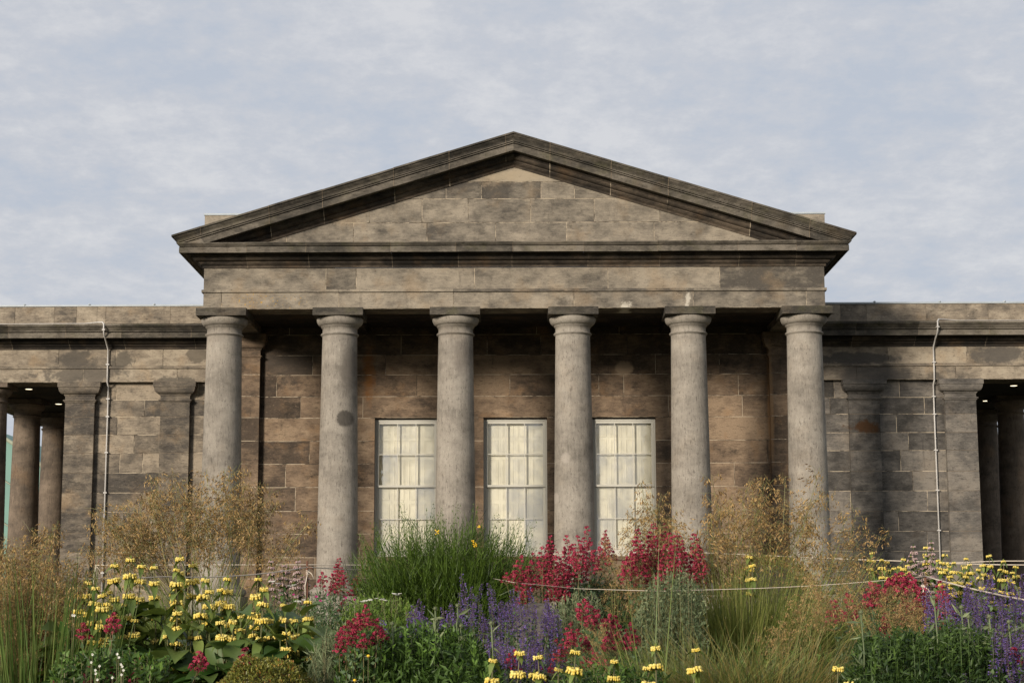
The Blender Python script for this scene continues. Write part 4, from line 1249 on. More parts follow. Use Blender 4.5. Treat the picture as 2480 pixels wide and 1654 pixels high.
phlomis_clump('far yellow phlomis clump behind the crimson valerian at the right, half veiled by grass plumes', 2150, 17.5,
              [(2112, 1338, 4), (2135, 1356, 3), (2148, 1360, 4), (2105, 1355, 2), (2188, 1353, 4), (2198, 1368, 4), (2178, 1372, 3), (2165, 1375, 3), (2152, 1380, 3), (2213, 1368, 3)], GP, 60, .45, scale=1.05)
phlomis_clump('far yellow phlomis clump in front of the right downpipe and pier', 2290, 17.2,
              [(2243, 1325, 4), (2241, 1342, 3), (2288, 1343, 5), (2272, 1356, 2), (2282, 1362, 4), (2310, 1362, 4), (2340, 1352, 6), (2334, 1370, 4), (2348, 1366, 5), (2300, 1370, 4), (2290, 1378, 4), (2325, 1385, 3), (2302, 1412, 4), (2356, 1385, 3)], GP, 80, .5, scale=1.1)
phlomis_clump('rightmost far yellow phlomis clump in front of the dark porch column, above the violet spikes', 2415, 17.0,
              [(2395, 1345, 5), (2369, 1378, 4), (2430, 1358, 5), (2422, 1378, 3), (2460, 1372, 4), (2452, 1385, 4), (2398, 1372, 3), (2380, 1368, 2), (2445, 1400, 3)], GP, 70, .5, scale=1.1)
phlomis_clump('three faded yellow whorls on a stem poking through the right-hand feather grass', 1815, 13.2, [(1815, 1347, 4), (1822, 1368, 2)], GP, 6, .1, leafh=.3, scale=1.1)
GK = 'pink-whorled dark stems'
phlomis_clump('clump of dark stems with pale pink whorls left of the rusty rope post', 700, 14.2,
              [(656, 1358, 5), (688, 1368, 7), (698, 1372, 6), (722, 1358, 8), (732, 1395, 5), (712, 1392, 5), (745, 1400, 4), (678, 1400, 4), (664, 1410, 3)], GK, 45, .25, WH_P, name='pink_phlomis', leafh=.5, smat=M_DSTEM, lmat=M_HERB, gap=.05, leaf=.45, scale=.9)
phlomis_clump('dark stems with pink whorls rising above yellow flowers in front of the right wing wall', 2240, 16.2,
              [(2212, 1322, 8), (2256, 1313, 10), (2206, 1345, 5), (2228, 1362, 5), (2245, 1345, 7), (2262, 1350, 7), (2235, 1385, 5), (2250, 1380, 5), (2222, 1380, 5)], GK, 30, .3, WH_P, name='pink_phlomis', leafh=.5, smat=M_DSTEM, lmat=M_HERB, gap=.05, leaf=.45)


# ------------------------------------------------------------------ giant feather grass
def panicle_mesh(seed, H=.55, nb=32, spread=.19):
    mb = MB()
    P, A = [], []
    b0, b1 = [], []
    for i in range(nb):
        t = (i / nb) ** 1.1
        z = H * t
        q = nr.uniform(0, 6.28)
        l = spread * (1 - .65 * t) * nr.uniform(.6, 1.25)
        c = Vector((.16 * t ** 2.2, 0, z - .05 * t ** 3))
        e = c + Vector((math.cos(q) * l, math.sin(q) * l, nr.uniform(-.02, .10)))
        b0.append(tuple(c)); b1.append(tuple(e))
        m = nr.integers(5, 9)
        for k in range(m):
            s = nr.uniform(.3, 1.05)
            p = c + (e - c) * s
            P.append((p.x + nr.normal() * .012, p.y + nr.normal() * .012, p.z - nr.uniform(0, .03)))
            A.append((math.cos(q) * .45 + nr.normal() * .25, math.sin(q) * .45 + nr.normal() * .25, nr.uniform(-1.1, -.2)))
    b0 = np.array(b0); b1 = np.array(b1); P = np.array(P); A = unit(np.array(A))
    stems(mb, np.array([[0, 0, 0.]]), np.array([[.13, 0, H * .93]]), .0022, .06, .5, 1)
    stems(mb, b0, b1, .0010, .08, .6, 1, 2)
    n = len(P)
    L = nr.uniform(.022, .038, n)
    diamonds(mb, P, A * L[:, None], unit(np.cross(A, rdir(n))) * .0047, TT(n), 0, .5)
    # awns
    j = slice(0, n, 3)
    blades(mb, (P + A * L[:, None])[j], (A + rdir(n) * .3)[j], nr.uniform(.02, .045, len(P[j])), .0008, .1, TT(len(P[j]), .4, 1), 0, 1)
    return mb.mesh('seed_head', [M_GOLD, M_STRAW])


PAN = [panicle_mesh(i) for i in range(6)]


def feather_grass(label, px, d, region, n, tuft=350, tl=.75, tr=.14, dj=.35, green=(.0, .6), hs=1.0, lean=.55, bs=1.0):
    """region(): random (px, py) of the top of a flower head"""
    o = spot(px, d)
    r_ = thing('feather_grass', label, 'grass', o, 'feather grass clumps')
    mb = MB()
    q = TT(tuft, 0, 6.28); rr = np.sqrt(TT(tuft)) * tr
    P0 = np.stack([rr * np.cos(q), rr * np.sin(q), np.zeros(tuft)], 1)
    ou = np.stack([np.cos(q), np.sin(q), np.zeros(tuft)], 1)
    D = ou * (lean * TT(tuft, .15, 1)[:, None]) + [0, 0, 1] + nr.normal(size=(tuft, 3)) * .1
    blades(mb, P0, D, nr.uniform(.6, 1.15, tuft) * tl, .0055 * bs, TT(tuft, .05, .5), TT(tuft, *green), 0, 6)
    link('leaf_tuft', mb.mesh('leaf_tuft', [M_BLADE]), r_, kind='stuff')
    for k in range(n):
        x, y = region()
        dd = d + nr.uniform(-dj, dj)
        t = rel(o, x, y, dd)
        b = Vector((t.x * .12 + nr.normal() * tr * .4, t.y * .2 + nr.normal() * tr * .4, 0))
        H = .5 * hs
        ax = t - b
        # the stalk leans outwards more near its top
        end = b + ax * (1 - H / ax.length)
        m = b + ax * .45 + Vector((-ax.x * .10, -ax.y * .10, .02))
        mb = MB()
        mb.tube([b, b + (m - b) * .5, m, m + (end - m) * .55, end], [.0052, .0048, .0042, .0034, .0026], 3, nr.uniform(0, 1), 0)
        st = link('flower_stalk', mb.mesh('flower_stalk', [M_STRAW]), r_)
        h = link('seed_head', PAN[nr.integers(0, 6)], st, end)
        dv = (t - m).normalized() + Vector((nr.normal() * .1, nr.normal() * .1, 0))
        h.rotation_euler = (dv.to_track_quat('Z', 'Y').to_matrix() @ Matrix.Rotation(nr.uniform(0, 6.28), 3, 'Z')).to_euler()
        s = hs * nr.uniform(.8, 1.15)
        h.scale = (s, s, s)
    return r_


def reg(pts, sx, sy):
    """scatter round a list of (px, py) picks"""
    def f():
        p = pts[nr.integers(0, len(pts))]
        return p[0] + nr.normal() * sx, p[1] + nr.normal() * sy
    return f


feather_grass('tall clump of golden-brown feather grass in front of the leftmost portico column', 500, 16.5,
              reg([(300, 1225), (330, 1200), (350, 1175), (385, 1185), (420, 1165), (450, 1165), (480, 1175), (520, 1165), (560, 1165), (590, 1180), (620, 1185), (650, 1195), (680, 1220), (700, 1250),
                   (290, 1270), (330, 1250), (400, 1230), (470, 1230), (540, 1230), (610, 1240), (690, 1290), (440, 1200), (640, 1240), (270, 1290), (580, 1260), (360, 1260)], 22, 18), 74, 2000, 1.0, .34, lean=.6, hs=1.12, bs=1.1)
feather_grass('airy golden feather grass in front of the rightmost portico column, right of centre', 1800, 13.6,
              reg([(1815, 1130), (1830, 1150), (1790, 1160), (1840, 1180), (1925, 1125), (1960, 1140), (1985, 1170), (1940, 1190), (1720, 1210), (1750, 1240), (1700, 1250), (1650, 1260),
                   (1620, 1270), (1860, 1230), (2060, 1265), (2090, 1255), (2010, 1240), (2050, 1300), (1900, 1240), (1790, 1210), (1770, 1290), (1960, 1230), (1610, 1230), (1690, 1290), (2100, 1310), (1840, 1300), (1980, 1310)], 20, 18), 46, 4600, 1.28, .5, lean=.6, bs=1.2, green=(0, .8))
feather_grass('dark brown feather grass filling the lower left corner', 60, 9.8,
              reg([(10, 1330), (40, 1300), (80, 1285), (100, 1300), (120, 1340), (30, 1370), (70, 1370), (110, 1400), (150, 1360), (185, 1350), (0, 1420), (50, 1440), (90, 1450), (140, 1430),
                   (20, 1480), (160, 1400), (60, 1500), (5, 1290), (130, 1290), (175, 1420), (120, 1480), (40, 1530), (170, 1480)], 16, 16), 96, 420, .8, .2, green=(0, .4), hs=.7, lean=.35, bs=1.3)
feather_grass('few loose straw-coloured plumes in front of the third window', 1560, 14.6,
              reg([(1545, 1200), (1580, 1195), (1560, 1230), (1600, 1225), (1535, 1270), (1590, 1290)], 10, 14), 11, 40, .7, .1)
feather_grass('low golden plumes drooping over the crimson valerian at the right', 2190, 11.0,
              reg([(2130, 1420), (2160, 1425), (2190, 1440), (2220, 1460), (2250, 1490), (2200, 1480), (2150, 1450), (2270, 1500), (2100, 1440), (2060, 1400), (2040, 1440)], 12, 14), 30, 160, .55, .15, hs=.5)
feather_grass('small patch of brown-gold plumes between the valerian heads right of the middle window', 1490, 13.4,
              reg([(1450, 1350), (1480, 1340), (1510, 1350), (1470, 1380), (1500, 1400), (1530, 1370), (1540, 1410), (1460, 1420)], 12, 14), 16, 300, .75, .15, hs=.55)
feather_grass('low golden plumes hanging among the red heads below the rope, right of the violet spikes', 1420, 11.0,
              reg([(1400, 1500), (1430, 1495), (1440, 1510), (1380, 1480), (1470, 1520), (1490, 1540)], 10, 10), 16, 90, .5, .1, hs=.45)
feather_grass('flattened golden-brown plumes over the dark green foliage at the lower right', 2290, 9.4,
              reg([(2200, 1570), (2230, 1565), (2270, 1575), (2300, 1580), (2320, 1590)], 12, 8), 16, 60, .3, .1, hs=.36)
feather_grass('brown plumes low in the middle of the sedge at the right', 1910, 11.2,
              reg([(1880, 1480), (1900, 1470), (1930, 1480), (1950, 1500), (1890, 1510), (1960, 1460), (1985, 1450), (2020, 1430), (2000, 1400), (1960, 1400)], 14, 14), 18, 160, .5, .15, hs=.5)


def wht():
    mb = MB(); q = np.arange(5) * 1.2566
    D = np.stack([np.cos(q), -np.ones(5) * .4, np.sin(q)], 1)
    diamonds(mb, np.zeros((5, 3)), D * .007, unit(np.cross(D, [0, 1, .1])) * .0026, TT(5), 0, .1, .6)
    mb.tube([(0, 0, -.2), (0, 0, 0)], .0012, 3, .5, 1)
    return mb.mesh('flower', [M_WHITE, M_STEM])


def dsy():
    mb = MB(); k = 14; q = np.arange(k) * 2 * np.pi / k
    D = np.stack([np.cos(q), np.sin(q), np.ones(k) * .25], 1)
    diamonds(mb, D * .004, D * .02, unit(np.cross(D, [0, 0, 1.])) * .004, TT(k), 0, .1, .6)
    blobs(mb, np.array([[0, 0, .006]]), .009, .5, 2)
    mb.tube([(0, 0, -.2), (0, 0, 0)], .0016, 3, .5, 1)
    return mb.mesh('flower', [M_WHITE, M_STEM, M_BROOMF])

# ------------------------------------------------------------------ broom bush
def broom(label, px, d, tips, n_fill=900):
    o = spot(px, d); r_ = thing('broom_bush', label, 'bush', o)
    tw, lf = MB(), MB()
    tops = [rel(o, x + nr.normal() * 7, y + abs(nr.normal()) * 14, d + nr.uniform(-.4, .4)) for (x, y) in tips for _ in range(8)]
    # outline of the crown, as a fan of tip positions
    for _ in range(n_fill):
        a, b = tips[nr.integers(0, len(tips))], tips[nr.integers(0, len(tips))]
        t = nr.uniform(0, 1)
        x = a[0] + (b[0] - a[0]) * t * .3; y = a[1] + (b[1] - a[1]) * t * .3
        tops.append(rel(o, x + nr.normal() * 9, y + 52 + 105 * nr.uniform(0, 1) ** 1.3, d + nr.uniform(-.6, .6)))
    tops = np.array([tuple(t) for t in tops]); n = len(tops)
    keep = tops[:, 2] > .35
    tops = tops[keep]; n = len(tops)
    base = tops * [.24, .25, 0] + np.stack([nr.normal(size=n) * .05, nr.normal(size=n) * .06, TT(n, 0, .3)], 1)
    # branch from an inner node outwards, upright towards the tip
    node = base + (tops - base) * nr.uniform(.3, .72, n)[:, None] * [1.05, 1.0, 1.0]
    node[:, 2] *= .92
    m0 = node
    stems(tw, base, m0, .003, .05, .25, 0, 3)
    L = np.linalg.norm(tops - m0, axis=1)
    blades(tw, m0, tops - m0, L, .0058, -.06, TT(n, .2, 1), 0, 4)
    # short side shoots and the tiny pointed leaves along each twig
    for f in (.2, .35, .5, .62, .74, .84, .92):
        p = m0 + (tops - m0) * f
        dd = unit(unit(tops - m0) + rdir(n, .2) * .55)
        blades(tw, p, dd, nr.uniform(.04, .16, n) * (1.15 - f), .003, .0, TT(n, .1, .8), 0, 2)
    for f in np.linspace(.25, .99, 12):
        p = m0 + (tops - m0) * f + nr.normal(size=(n, 3)) * .003
        rleaves(lf, p, .022, .0075, TT(n, .2, 1), 0, .8, unit(tops - m0) * .8)
    # dense finer twigs filling the fan
    k = 30000
    i = nr.integers(0, n, k); f = nr.uniform(.05, .86, k)[:, None]
    P = base[i] + (tops[i] - base[i]) * f + nr.normal(size=(k, 3)) * [.07, .06, .04]
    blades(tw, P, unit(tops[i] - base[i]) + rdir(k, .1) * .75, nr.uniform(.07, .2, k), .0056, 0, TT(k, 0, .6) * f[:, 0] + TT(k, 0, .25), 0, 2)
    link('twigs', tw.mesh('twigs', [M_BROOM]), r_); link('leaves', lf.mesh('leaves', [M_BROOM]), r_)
    for (x, y) in ((1058, 1288), (1145, 1312), (1152, 1317), (1150, 1323), (1160, 1276)):
        p = rel(o, x, y, d - .45)
        fm = MB(); c = np.repeat(np.array([tuple(p)]), 7, 0) + nr.normal(size=(7, 3)) * .009
        blobs(fm, c, .0055, TT(7), 0, rdir(7), 1.5)
        link('flower', fm.mesh('flower', [M_BROOMF]), r_)
    return r_


TIPS = [(866, 1330), (875, 1295), (890, 1310), (905, 1262), (930, 1260), (950, 1270), (968, 1215), (985, 1255), (1005, 1258), (1020, 1290), (1042, 1262), (1060, 1240), (1075, 1255), (1046, 1221), (1068, 1228),
        (1110, 1224), (1130, 1260), (1150, 1218), (1149, 1235), (1170, 1262), (1205, 1243), (1220, 1258), (1240, 1262), (1265, 1252), (1290, 1258), (1300, 1310), (1235, 1290), (1190, 1285), (1095, 1265), (1000, 1290),
        (860, 1395), (845, 1345), (1285, 1330), (1310, 1345), (912, 1290), (1110, 1285)]
broom('green twiggy broom bush with a few yellow flowers in front of the first two windows', 1065, 14.6, TIPS)


# ------------------------------------------------------------------ red valerian
def valerian_head(seed, H=.13, Wd=.05, dens=1.0):
    mb = MB()
    P, O = [], []
    tiers = max(3, int(H / .022))
    for i in range(tiers):
        t = i / (tiers - 1)
        r = Wd * (1 - t) ** .7 + .008
        m = max(2, int((6 if t < .7 else 3) * dens))
        for k in range(m):
            q = nr.uniform(0, 6.28)
            c = Vector((math.cos(q) * r * nr.uniform(.6, 1), math.sin(q) * r * nr.uniform(.6, 1), H * t + nr.uniform(-.006, .006)))
            for j in range(9):
                v = rdir(1, .9)[0]
                P.append((c.x + v[0] * .010, c.y + v[1] * .010, c.z + v[2] * .008)); O.append(v)
    P = np.array(P); O = np.array(O); n = len(P)
    # each floret: two crossed little petal pairs
    for s in range(2):
        A = unit(np.cross(O, rdir(n))); B = unit(np.cross(O, A))
        L = nr.uniform(.011, .016, n)
        diamonds(mb, P - A * L[:, None] * .5, A * L[:, None], B * L[:, None] * .33, TT(n), 0, .3, .5)
    b = P[::9]
    stems(mb, np.stack([np.zeros(len(b)), np.zeros(len(b)), np.maximum(b[:, 2] - .03, -.02)], 1), b, .0012, .05, .5, 1, 2)
    stems(mb, np.array([[0, 0, -.03]]), np.array([[0, 0, H * .9]]), .0022, 0, .5, 1, 2)
    return mb.mesh('flower_head', [M_RED, M_RSTEM])


VH_T = [valerian_head(i, .21, .055) for i in range(3)]      # tall spires
VH_M = [valerian_head(i, .12, .05) for i in range(3)]
VH_S = [valerian_head(i, .055, .032, 1.3) for i in range(3)]     # rounded domes


def valerian(label, px, d, heads, leafn=700, r=.3, h=.62, group='red valerian clumps', sc=1.0):
    """heads: (px, py_top, kind)"""
    o = spot(px, d); r_ = thing('red_valerian', label, 'plant', o, group)
    hs = [(rel(o, x, y, d + nr.uniform(-.25, .25)), k) for x, y, k in heads]
    mb = MB()
    P0, P1 = [], []
    for t, k in hs:
        H = {'t': .21, 'm': .12, 's': .055}[k] * sc
        e = t - Vector((0, 0, H))
        P0.append((e.x * .6 + nr.normal() * .02, e.y * .7 + nr.normal() * .03, 0)); P1.append(tuple(e))
    P0, P1 = np.array(P0), np.array(P1)
    stems(mb, P0, P1, .0026, .04, .6, 1)
    lo = MB()
    n = len(P0)
    for f in np.linspace(.2, .92, 9):
        p = P0 + (P1 - P0) * f
        for s in (0, 1, 2):
            rleaves(mb, p, .05 * (1.2 - f * .6), .02, TT(n), 0, .5)
    q, rr = TT(leafn, 0, 6.28), np.sqrt(TT(leafn)) * r
    P = np.stack([rr * np.cos(q), rr * np.sin(q) * .8, h * TT(leafn, .05, 1) * (1 - .3 * (rr / r) ** 2)], 1)
    rleaves(mb, P, .06, .024, TT(leafn, 0, .9), 0, .4)
    link('foliage', mb.mesh('foliage', [M_VLEAF, M_RSTEM]), r_)
    for (t, k), e in zip(hs, P1):
        me = {'t': VH_T, 'm': VH_M, 's': VH_S}[k][nr.integers(0, 3)]
        w = link('flower_head', me, r_, e)
        w.rotation_euler = (nr.uniform(-.12, .12), nr.uniform(-.12, .12), nr.uniform(0, 6.28))
        s = nr.uniform(1.0, 1.25) * sc; w.scale = (s, s, s)
    return r_


def many(l, kind, sx=5, sy=5, rep=1): return [(x + nr.normal() * sx, y + nr.normal() * sy, kind) for x, y in l for _ in range(rep)]


valerian('lone crimson valerian spire in front of the second portico column', 822, 14.8,
         [(819, 1355, 't'), (822, 1368, 'm'), (812, 1380, 'm'), (832, 1382, 'm'), (803, 1398, 'm'), (812, 1396, 'm'), (825, 1398, 'm'), (781, 1391, 's'), (776, 1404, 's'), (862, 1398, 's'), (857, 1425, 's'), (808, 1420, 's'), (838, 1448, 's'), (828, 1462, 's')], 260, .22, .62)
valerian('round crimson valerian heads left of the dark thistle foliage, below the column base', 865, 8.75,
         [(x + nr.normal() * 2, y + nr.normal() * 2, k) for x, y, k in [(889, 1474, 'm'), (862, 1488, 'm'), (912, 1506, 'm'), (858, 1500, 's'), (841, 1514, 's'), (828, 1522, 's'), (862, 1520, 's'), (872, 1500, 's'), (895, 1492, 's'), (882, 1492, 's'),
          (912, 1522, 's'), (904, 1540, 's'), (835, 1533, 's'), (824, 1538, 's'), (826, 1560, 's'), (832, 1572, 'm'), (862, 1592, 's'), (846, 1556, 's'), (908, 1552, 's'), (922, 1530, 's'), (900, 1512, 's'), (850, 1535, 's'), (878, 1540, 's')]] , 260, .16, .45, sc=.74)
valerian('big red valerian clump right of the broom, spires reaching in front of the fourth column', 1345, 13.2,
         many([(1332, 1310), (1340, 1345), (1378, 1302), (1402, 1307), (1422, 1285), (1362, 1350), (1352, 1385), (1368, 1390), (1395, 1345), (1425, 1320), (1372, 1335), (1325, 1335), (1385, 1330), (1412, 1325)], 't', 3, 4) +
         many([(1315, 1335), (1300, 1360), (1310, 1372), (1330, 1370), (1345, 1365), (1436, 1335), (1418, 1365), (1405, 1370), (1390, 1365), (1290, 1375), (1260, 1350), (1252, 1370), (1275, 1365), (1385, 1385), (1410, 1345), (1360, 1372)], 'm', 7, 8) +
         many([(1258, 1402), (1280, 1405), (1300, 1405), (1320, 1410), (1340, 1415), (1360, 1418), (1375, 1422), (1265, 1425), (1290, 1430), (1320, 1432), (1350, 1435), (1245, 1440), (1240, 1385)], 's', 9, 6, 2), 900, .5, .72)
valerian('single slender red valerian spire standing before the third window', 1470, 15.0,
         [(1465, 1287, 't'), (1462, 1300, 'm'), (1472, 1310, 'm'), (1458, 1335, 's'), (1482, 1338, 's'), (1450, 1362, 's'), (1475, 1350, 's')], 160, .2, .6)
valerian('dense crimson valerian clump between the third window and the fifth column', 1610, 13.2,
         many([(1555, 1288), (1577, 1286), (1605, 1280), (1612, 1305), (1648, 1310), (1688, 1300), (1590, 1310), (1540, 1318), (1625, 1320), (1570, 1315), (1660, 1325), (1702, 1330)], 't', 4, 5) +
         many([(1530, 1345), (1545, 1350), (1575, 1345), (1600, 1350), (1620, 1345), (1640, 1350), (1665, 1355), (1700, 1350), (1595, 1370), (1615, 1375), (1650, 1380), (1680, 1375), (1560, 1370), (1520, 1370)], 'm', 8, 10, 2), 700, .5, .68)
valerian('scattered dark red valerian heads among the violet spikes, above the foreground yellow row', 1390, 10.4,
         [(x + nr.normal() * 2, y + nr.normal() * 2, k) for x, y, k in [(1378, 1520, 'm'), (1384, 1535, 's'), (1354, 1556, 'm'), (1360, 1570, 's'), (1348, 1575, 's'), (1415, 1545, 's'), (1422, 1552, 's'), (1436, 1575, 's'), (1440, 1585, 's'), (1420, 1590, 's'),
          (1412, 1458, 's'), (1420, 1465, 'm'), (1432, 1475, 's'), (1442, 1485, 's'), (1440, 1500, 's'), (1243, 1578, 's'), (1238, 1600, 's'), (1246, 1596, 's'), (1338, 1605, 's'), (1332, 1625, 's'), (1345, 1600, 's'), (1465, 1605, 's'), (1472, 1625, 's'), (1455, 1632, 's'), (1420, 1605, 's'), (1300, 1610, 's'), (1382, 1562, 's'), (1395, 1530, 's'), (1408, 1478, 's'), (1426, 1490, 's')]], 300, .42, .45, sc=.85)
valerian('three plump crimson valerian heads and a rusty one in front of the silver-green shrub', 1515, 10.8,
         [(1532, 1515, 'm'), (1518, 1542, 's'), (1510, 1548, 's'), (1526, 1546, 's'), (1488, 1495, 's'), (1472, 1493, 's'), (1480, 1520, 'm'), (1488, 1535, 's'), (1476, 1545, 's'), (1538, 1530, 's'), (1492, 1510, 's')], 200, .25, .5, sc=1.05)
valerian('crimson valerian mass veiled by golden plumes at the right', 2155, 11.6,
         many([(2110, 1420), (2125, 1415), (2150, 1405), (2165, 1400), (2180, 1395), (2200, 1400), (2140, 1430), (2115, 1440), (2190, 1415), (2170, 1415), (2205, 1415), (2100, 1450)], 's', 5, 4, 2) +
         many([(2192, 1445), (2185, 1462), (2225, 1440), (2240, 1432), (2235, 1458), (2200, 1468), (2215, 1465), (2240, 1475), (2055, 1455), (2018, 1460)], 'm', 4, 4, 2) +
         many([(2140, 1490), (2135, 1515), (2152, 1522), (2290, 1478), (2285, 1500), (2230, 1520)], 's', 3, 3), 620, .42, .55)
valerian('single cone-shaped crimson valerian spire left of the violet catmint at the right', 2280, 11.4,
         [(2276, 1416, 't'), (2280, 1428, 'm'), (2283, 1440, 'm'), (2290, 1450, 'm')], 120, .15, .55)
valerian('small dark crimson valerian heads low among the big phlomis leaves at the left', 300, 8.6,
         [(215, 1622, 's'), (211, 1635, 's'), (266, 1614, 's'), (268, 1625, 's'), (331, 1598, 's'), (318, 1620, 's'), (325, 1632, 's'), (133, 1650, 's'), (352, 1652, 's'), (484, 1583, 's'), (480, 1592, 's'), (276, 1490, 's'), (270, 1500, 's'), (201, 1515, 's'), (594, 1579, 's'), (592, 1590, 's')], 260, .3, .35)
valerian('lone magenta-red valerian head in the green foliage below the broom', 968, 9.9, [(968, 1578, 's')], 40, .1, .4, sc=.8)
valerian('crimson valerian head against the violet spikes at the right edge', 2453, 8.9, [(2453, 1578, 's'), (2470, 1630, 's')], 40, .1, .4)


# ------------------------------------------------------------------ catmint with violet spikes
def spike_mesh(seed, H=.2):
    mb = MB(); P, O = [], []
    n = int(H / .012)
    for i in range(n):
        t = i / n
        if i % 3 == 2 and t < .6: continue
        for k in range(7 if t < .7 else 4):
            q = nr.uniform(0, 6.28); r = .017 * (1 - .55 * t)
            P.append((math.cos(q) * r, math.sin(q) * r, H * t + nr.uniform(-.004, .004))); O.append((math.cos(q), math.sin(q), .2))
    P, O = np.array(P), np.array(O, float); m = len(P)
    A = unit(O + rdir(m) * .5)
    diamonds(mb, P, A * nr.uniform(.008, .013, m)[:, None], unit(np.cross(A, rdir(m))) * .0046, TT(m), 0, .4)
    diamonds(mb, P * [.5, .5, 1], O * .011, unit(np.cross(O, rdir(m))) * .0028, TT(m), 1, .4)
    stems(mb, np.array([[0, 0, -.02]]), np.array([[0, 0, H]]), .0016, .02, .3, 1, 3)
    return mb.mesh('flower_spike', [M_PURP, M_PCAL])


SPK = [spike_mesh(i, h) for i, h in enumerate((.22, .18, .15, .2, .12))]


def catmint(label, px, d, region, n, leafn=1200, r=.5, h=.55, zt=None):
    o = spot(px, d); r_ = thing('catmint', label, 'plant', o, 'violet catmint clumps')
    mb = MB(); tp = []
    for _ in range(n):
        x, y = region(); tp.append(rel(o, x, y, d + nr.uniform(-.35, .35)))
    T_ = np.array([tuple(t) for t in tp]); e = T_ - [0, 0, .17]
    P0 = e * [.8, .8, 0]
    stems(mb, P0, e, .0018, .06, .5, 1, 3)
    for f in np.linspace(.2, 1.0, 9):
        p = P0 + (e - P0) * f
        for s in range(3): rleaves(mb, p, .032, .016, TT(n), 0, .3)
    q, rr = TT(leafn, 0, 6.28), np.sqrt(TT(leafn)) * r
    P = np.stack([rr * np.cos(q), rr * np.sin(q) * .7, h * TT(leafn, .1, 1)], 1)
    rleaves(mb, P, .045, .02, TT(leafn, 0, .8), 0, .5)
    link('foliage', mb.mesh('foliage', [M_VLEAF, M_STEM]), r_)
    for k in range(n):
        w = link('flower_spike', SPK[nr.integers(0, 5)], r_, e[k])
        w.rotation_euler = (nr.normal() * .18, nr.normal() * .18, nr.uniform(0, 6.28))
        s = nr.uniform(.65, 1.08); w.scale = (s, s, s)


catmint('violet catmint below the rope between the broom and the red heads', 1240, 12.0,
        reg([(1129, 1420), (1150, 1435), (1190, 1425), (1210, 1445), (1170, 1445), (1230, 1450), (1250, 1440), (1285, 1440), (1340, 1450), (1360, 1445), (1320, 1460), (1140, 1460), (1170, 1480), (1220, 1480), (1240, 1490), (1330, 1480), (1310, 1500), (1355, 1525),
             (1270, 1500), (1200, 1510), (1180, 1515), (1280, 1540), (1310, 1545), (1230, 1525), (1210, 1460), (1265, 1465), (1250, 1420)], 10, 14), 99, 1900, .5, .42)
catmint('lower part of the violet catmint drift, behind the foreground row of yellow whorls', 1240, 10.6,
        reg([(1180, 1540), (1200, 1560), (1230, 1550), (1260, 1570), (1290, 1560), (1310, 1580), (1330, 1590), (1280, 1590), (1215, 1590), (1345, 1560), (1300, 1540), (1365, 1590), (1240, 1600), (1190, 1600), (1320, 1610)], 11, 12), 98, 900, .3, .4)
catmint('violet catmint spikes scattered in the green foliage left of the middle, below the broom', 1000, 9.3,
        reg([(1012, 1455), (1015, 1480), (1025, 1500), (960, 1510), (975, 1540), (985, 1525), (940, 1510), (1030, 1485), (1090, 1490), (1070, 1500), (1005, 1500), (1110, 1510), (1120, 1480), (1040, 1530), (1080, 1540), (950, 1540), (1130, 1520)], 10, 10), 95, 300, .3, .4)
catmint('broad violet catmint drift at the right edge under the sloping rope', 2400, 10.6,
        reg([(2480, 1395), (2460, 1405), (2430, 1415), (2400, 1410), (2368, 1405), (2395, 1430), (2345, 1425), (2320, 1440), (2300, 1435), (2360, 1440), (2420, 1445), (2450, 1440), (2475, 1430), (2340, 1465), (2380, 1470), (2420, 1480), (2460, 1475), (2330, 1490),
             (2440, 1500), (2475, 1500), (2400, 1510), (2365, 1490), (2255, 1440), (2250, 1460), (2300, 1470)], 9, 12), 100, 1500, .55, .52)
catmint('violet spikes in the bottom right corner below the main drift', 2440, 8.8,
        reg([(2450, 1590), (2475, 1570), (2470, 1550), (2425, 1610), (2460, 1620), (2480, 1600), (2350, 1635), (2398, 1645), (2440, 1640), (2460, 1510), (2430, 1530), (2400, 1540), (2475, 1530), (2380, 1520), (2420, 1500), (2450, 1560)], 8, 9), 60, 300, .22, .42)
catmint('one short violet spike alone in the green foliage below the broom', 1098, 10.4, lambda: (1098 + nr.normal() * 3, 1548 + nr.normal() * 3), 3, 30, .1, .3)


def mag():
    mb = MB(); O = rdir(10, 1)
    diamonds(mb, np.zeros((10, 3)), O * .014, unit(np.cross(O, rdir(10))) * .005, TT(10), 0, .3)
    mb.tube([(0, 0, -.3), (0, 0, 0)], .0015, 3, .5, 1)
    return mb.mesh('flower', [M_MAG, M_SILV])


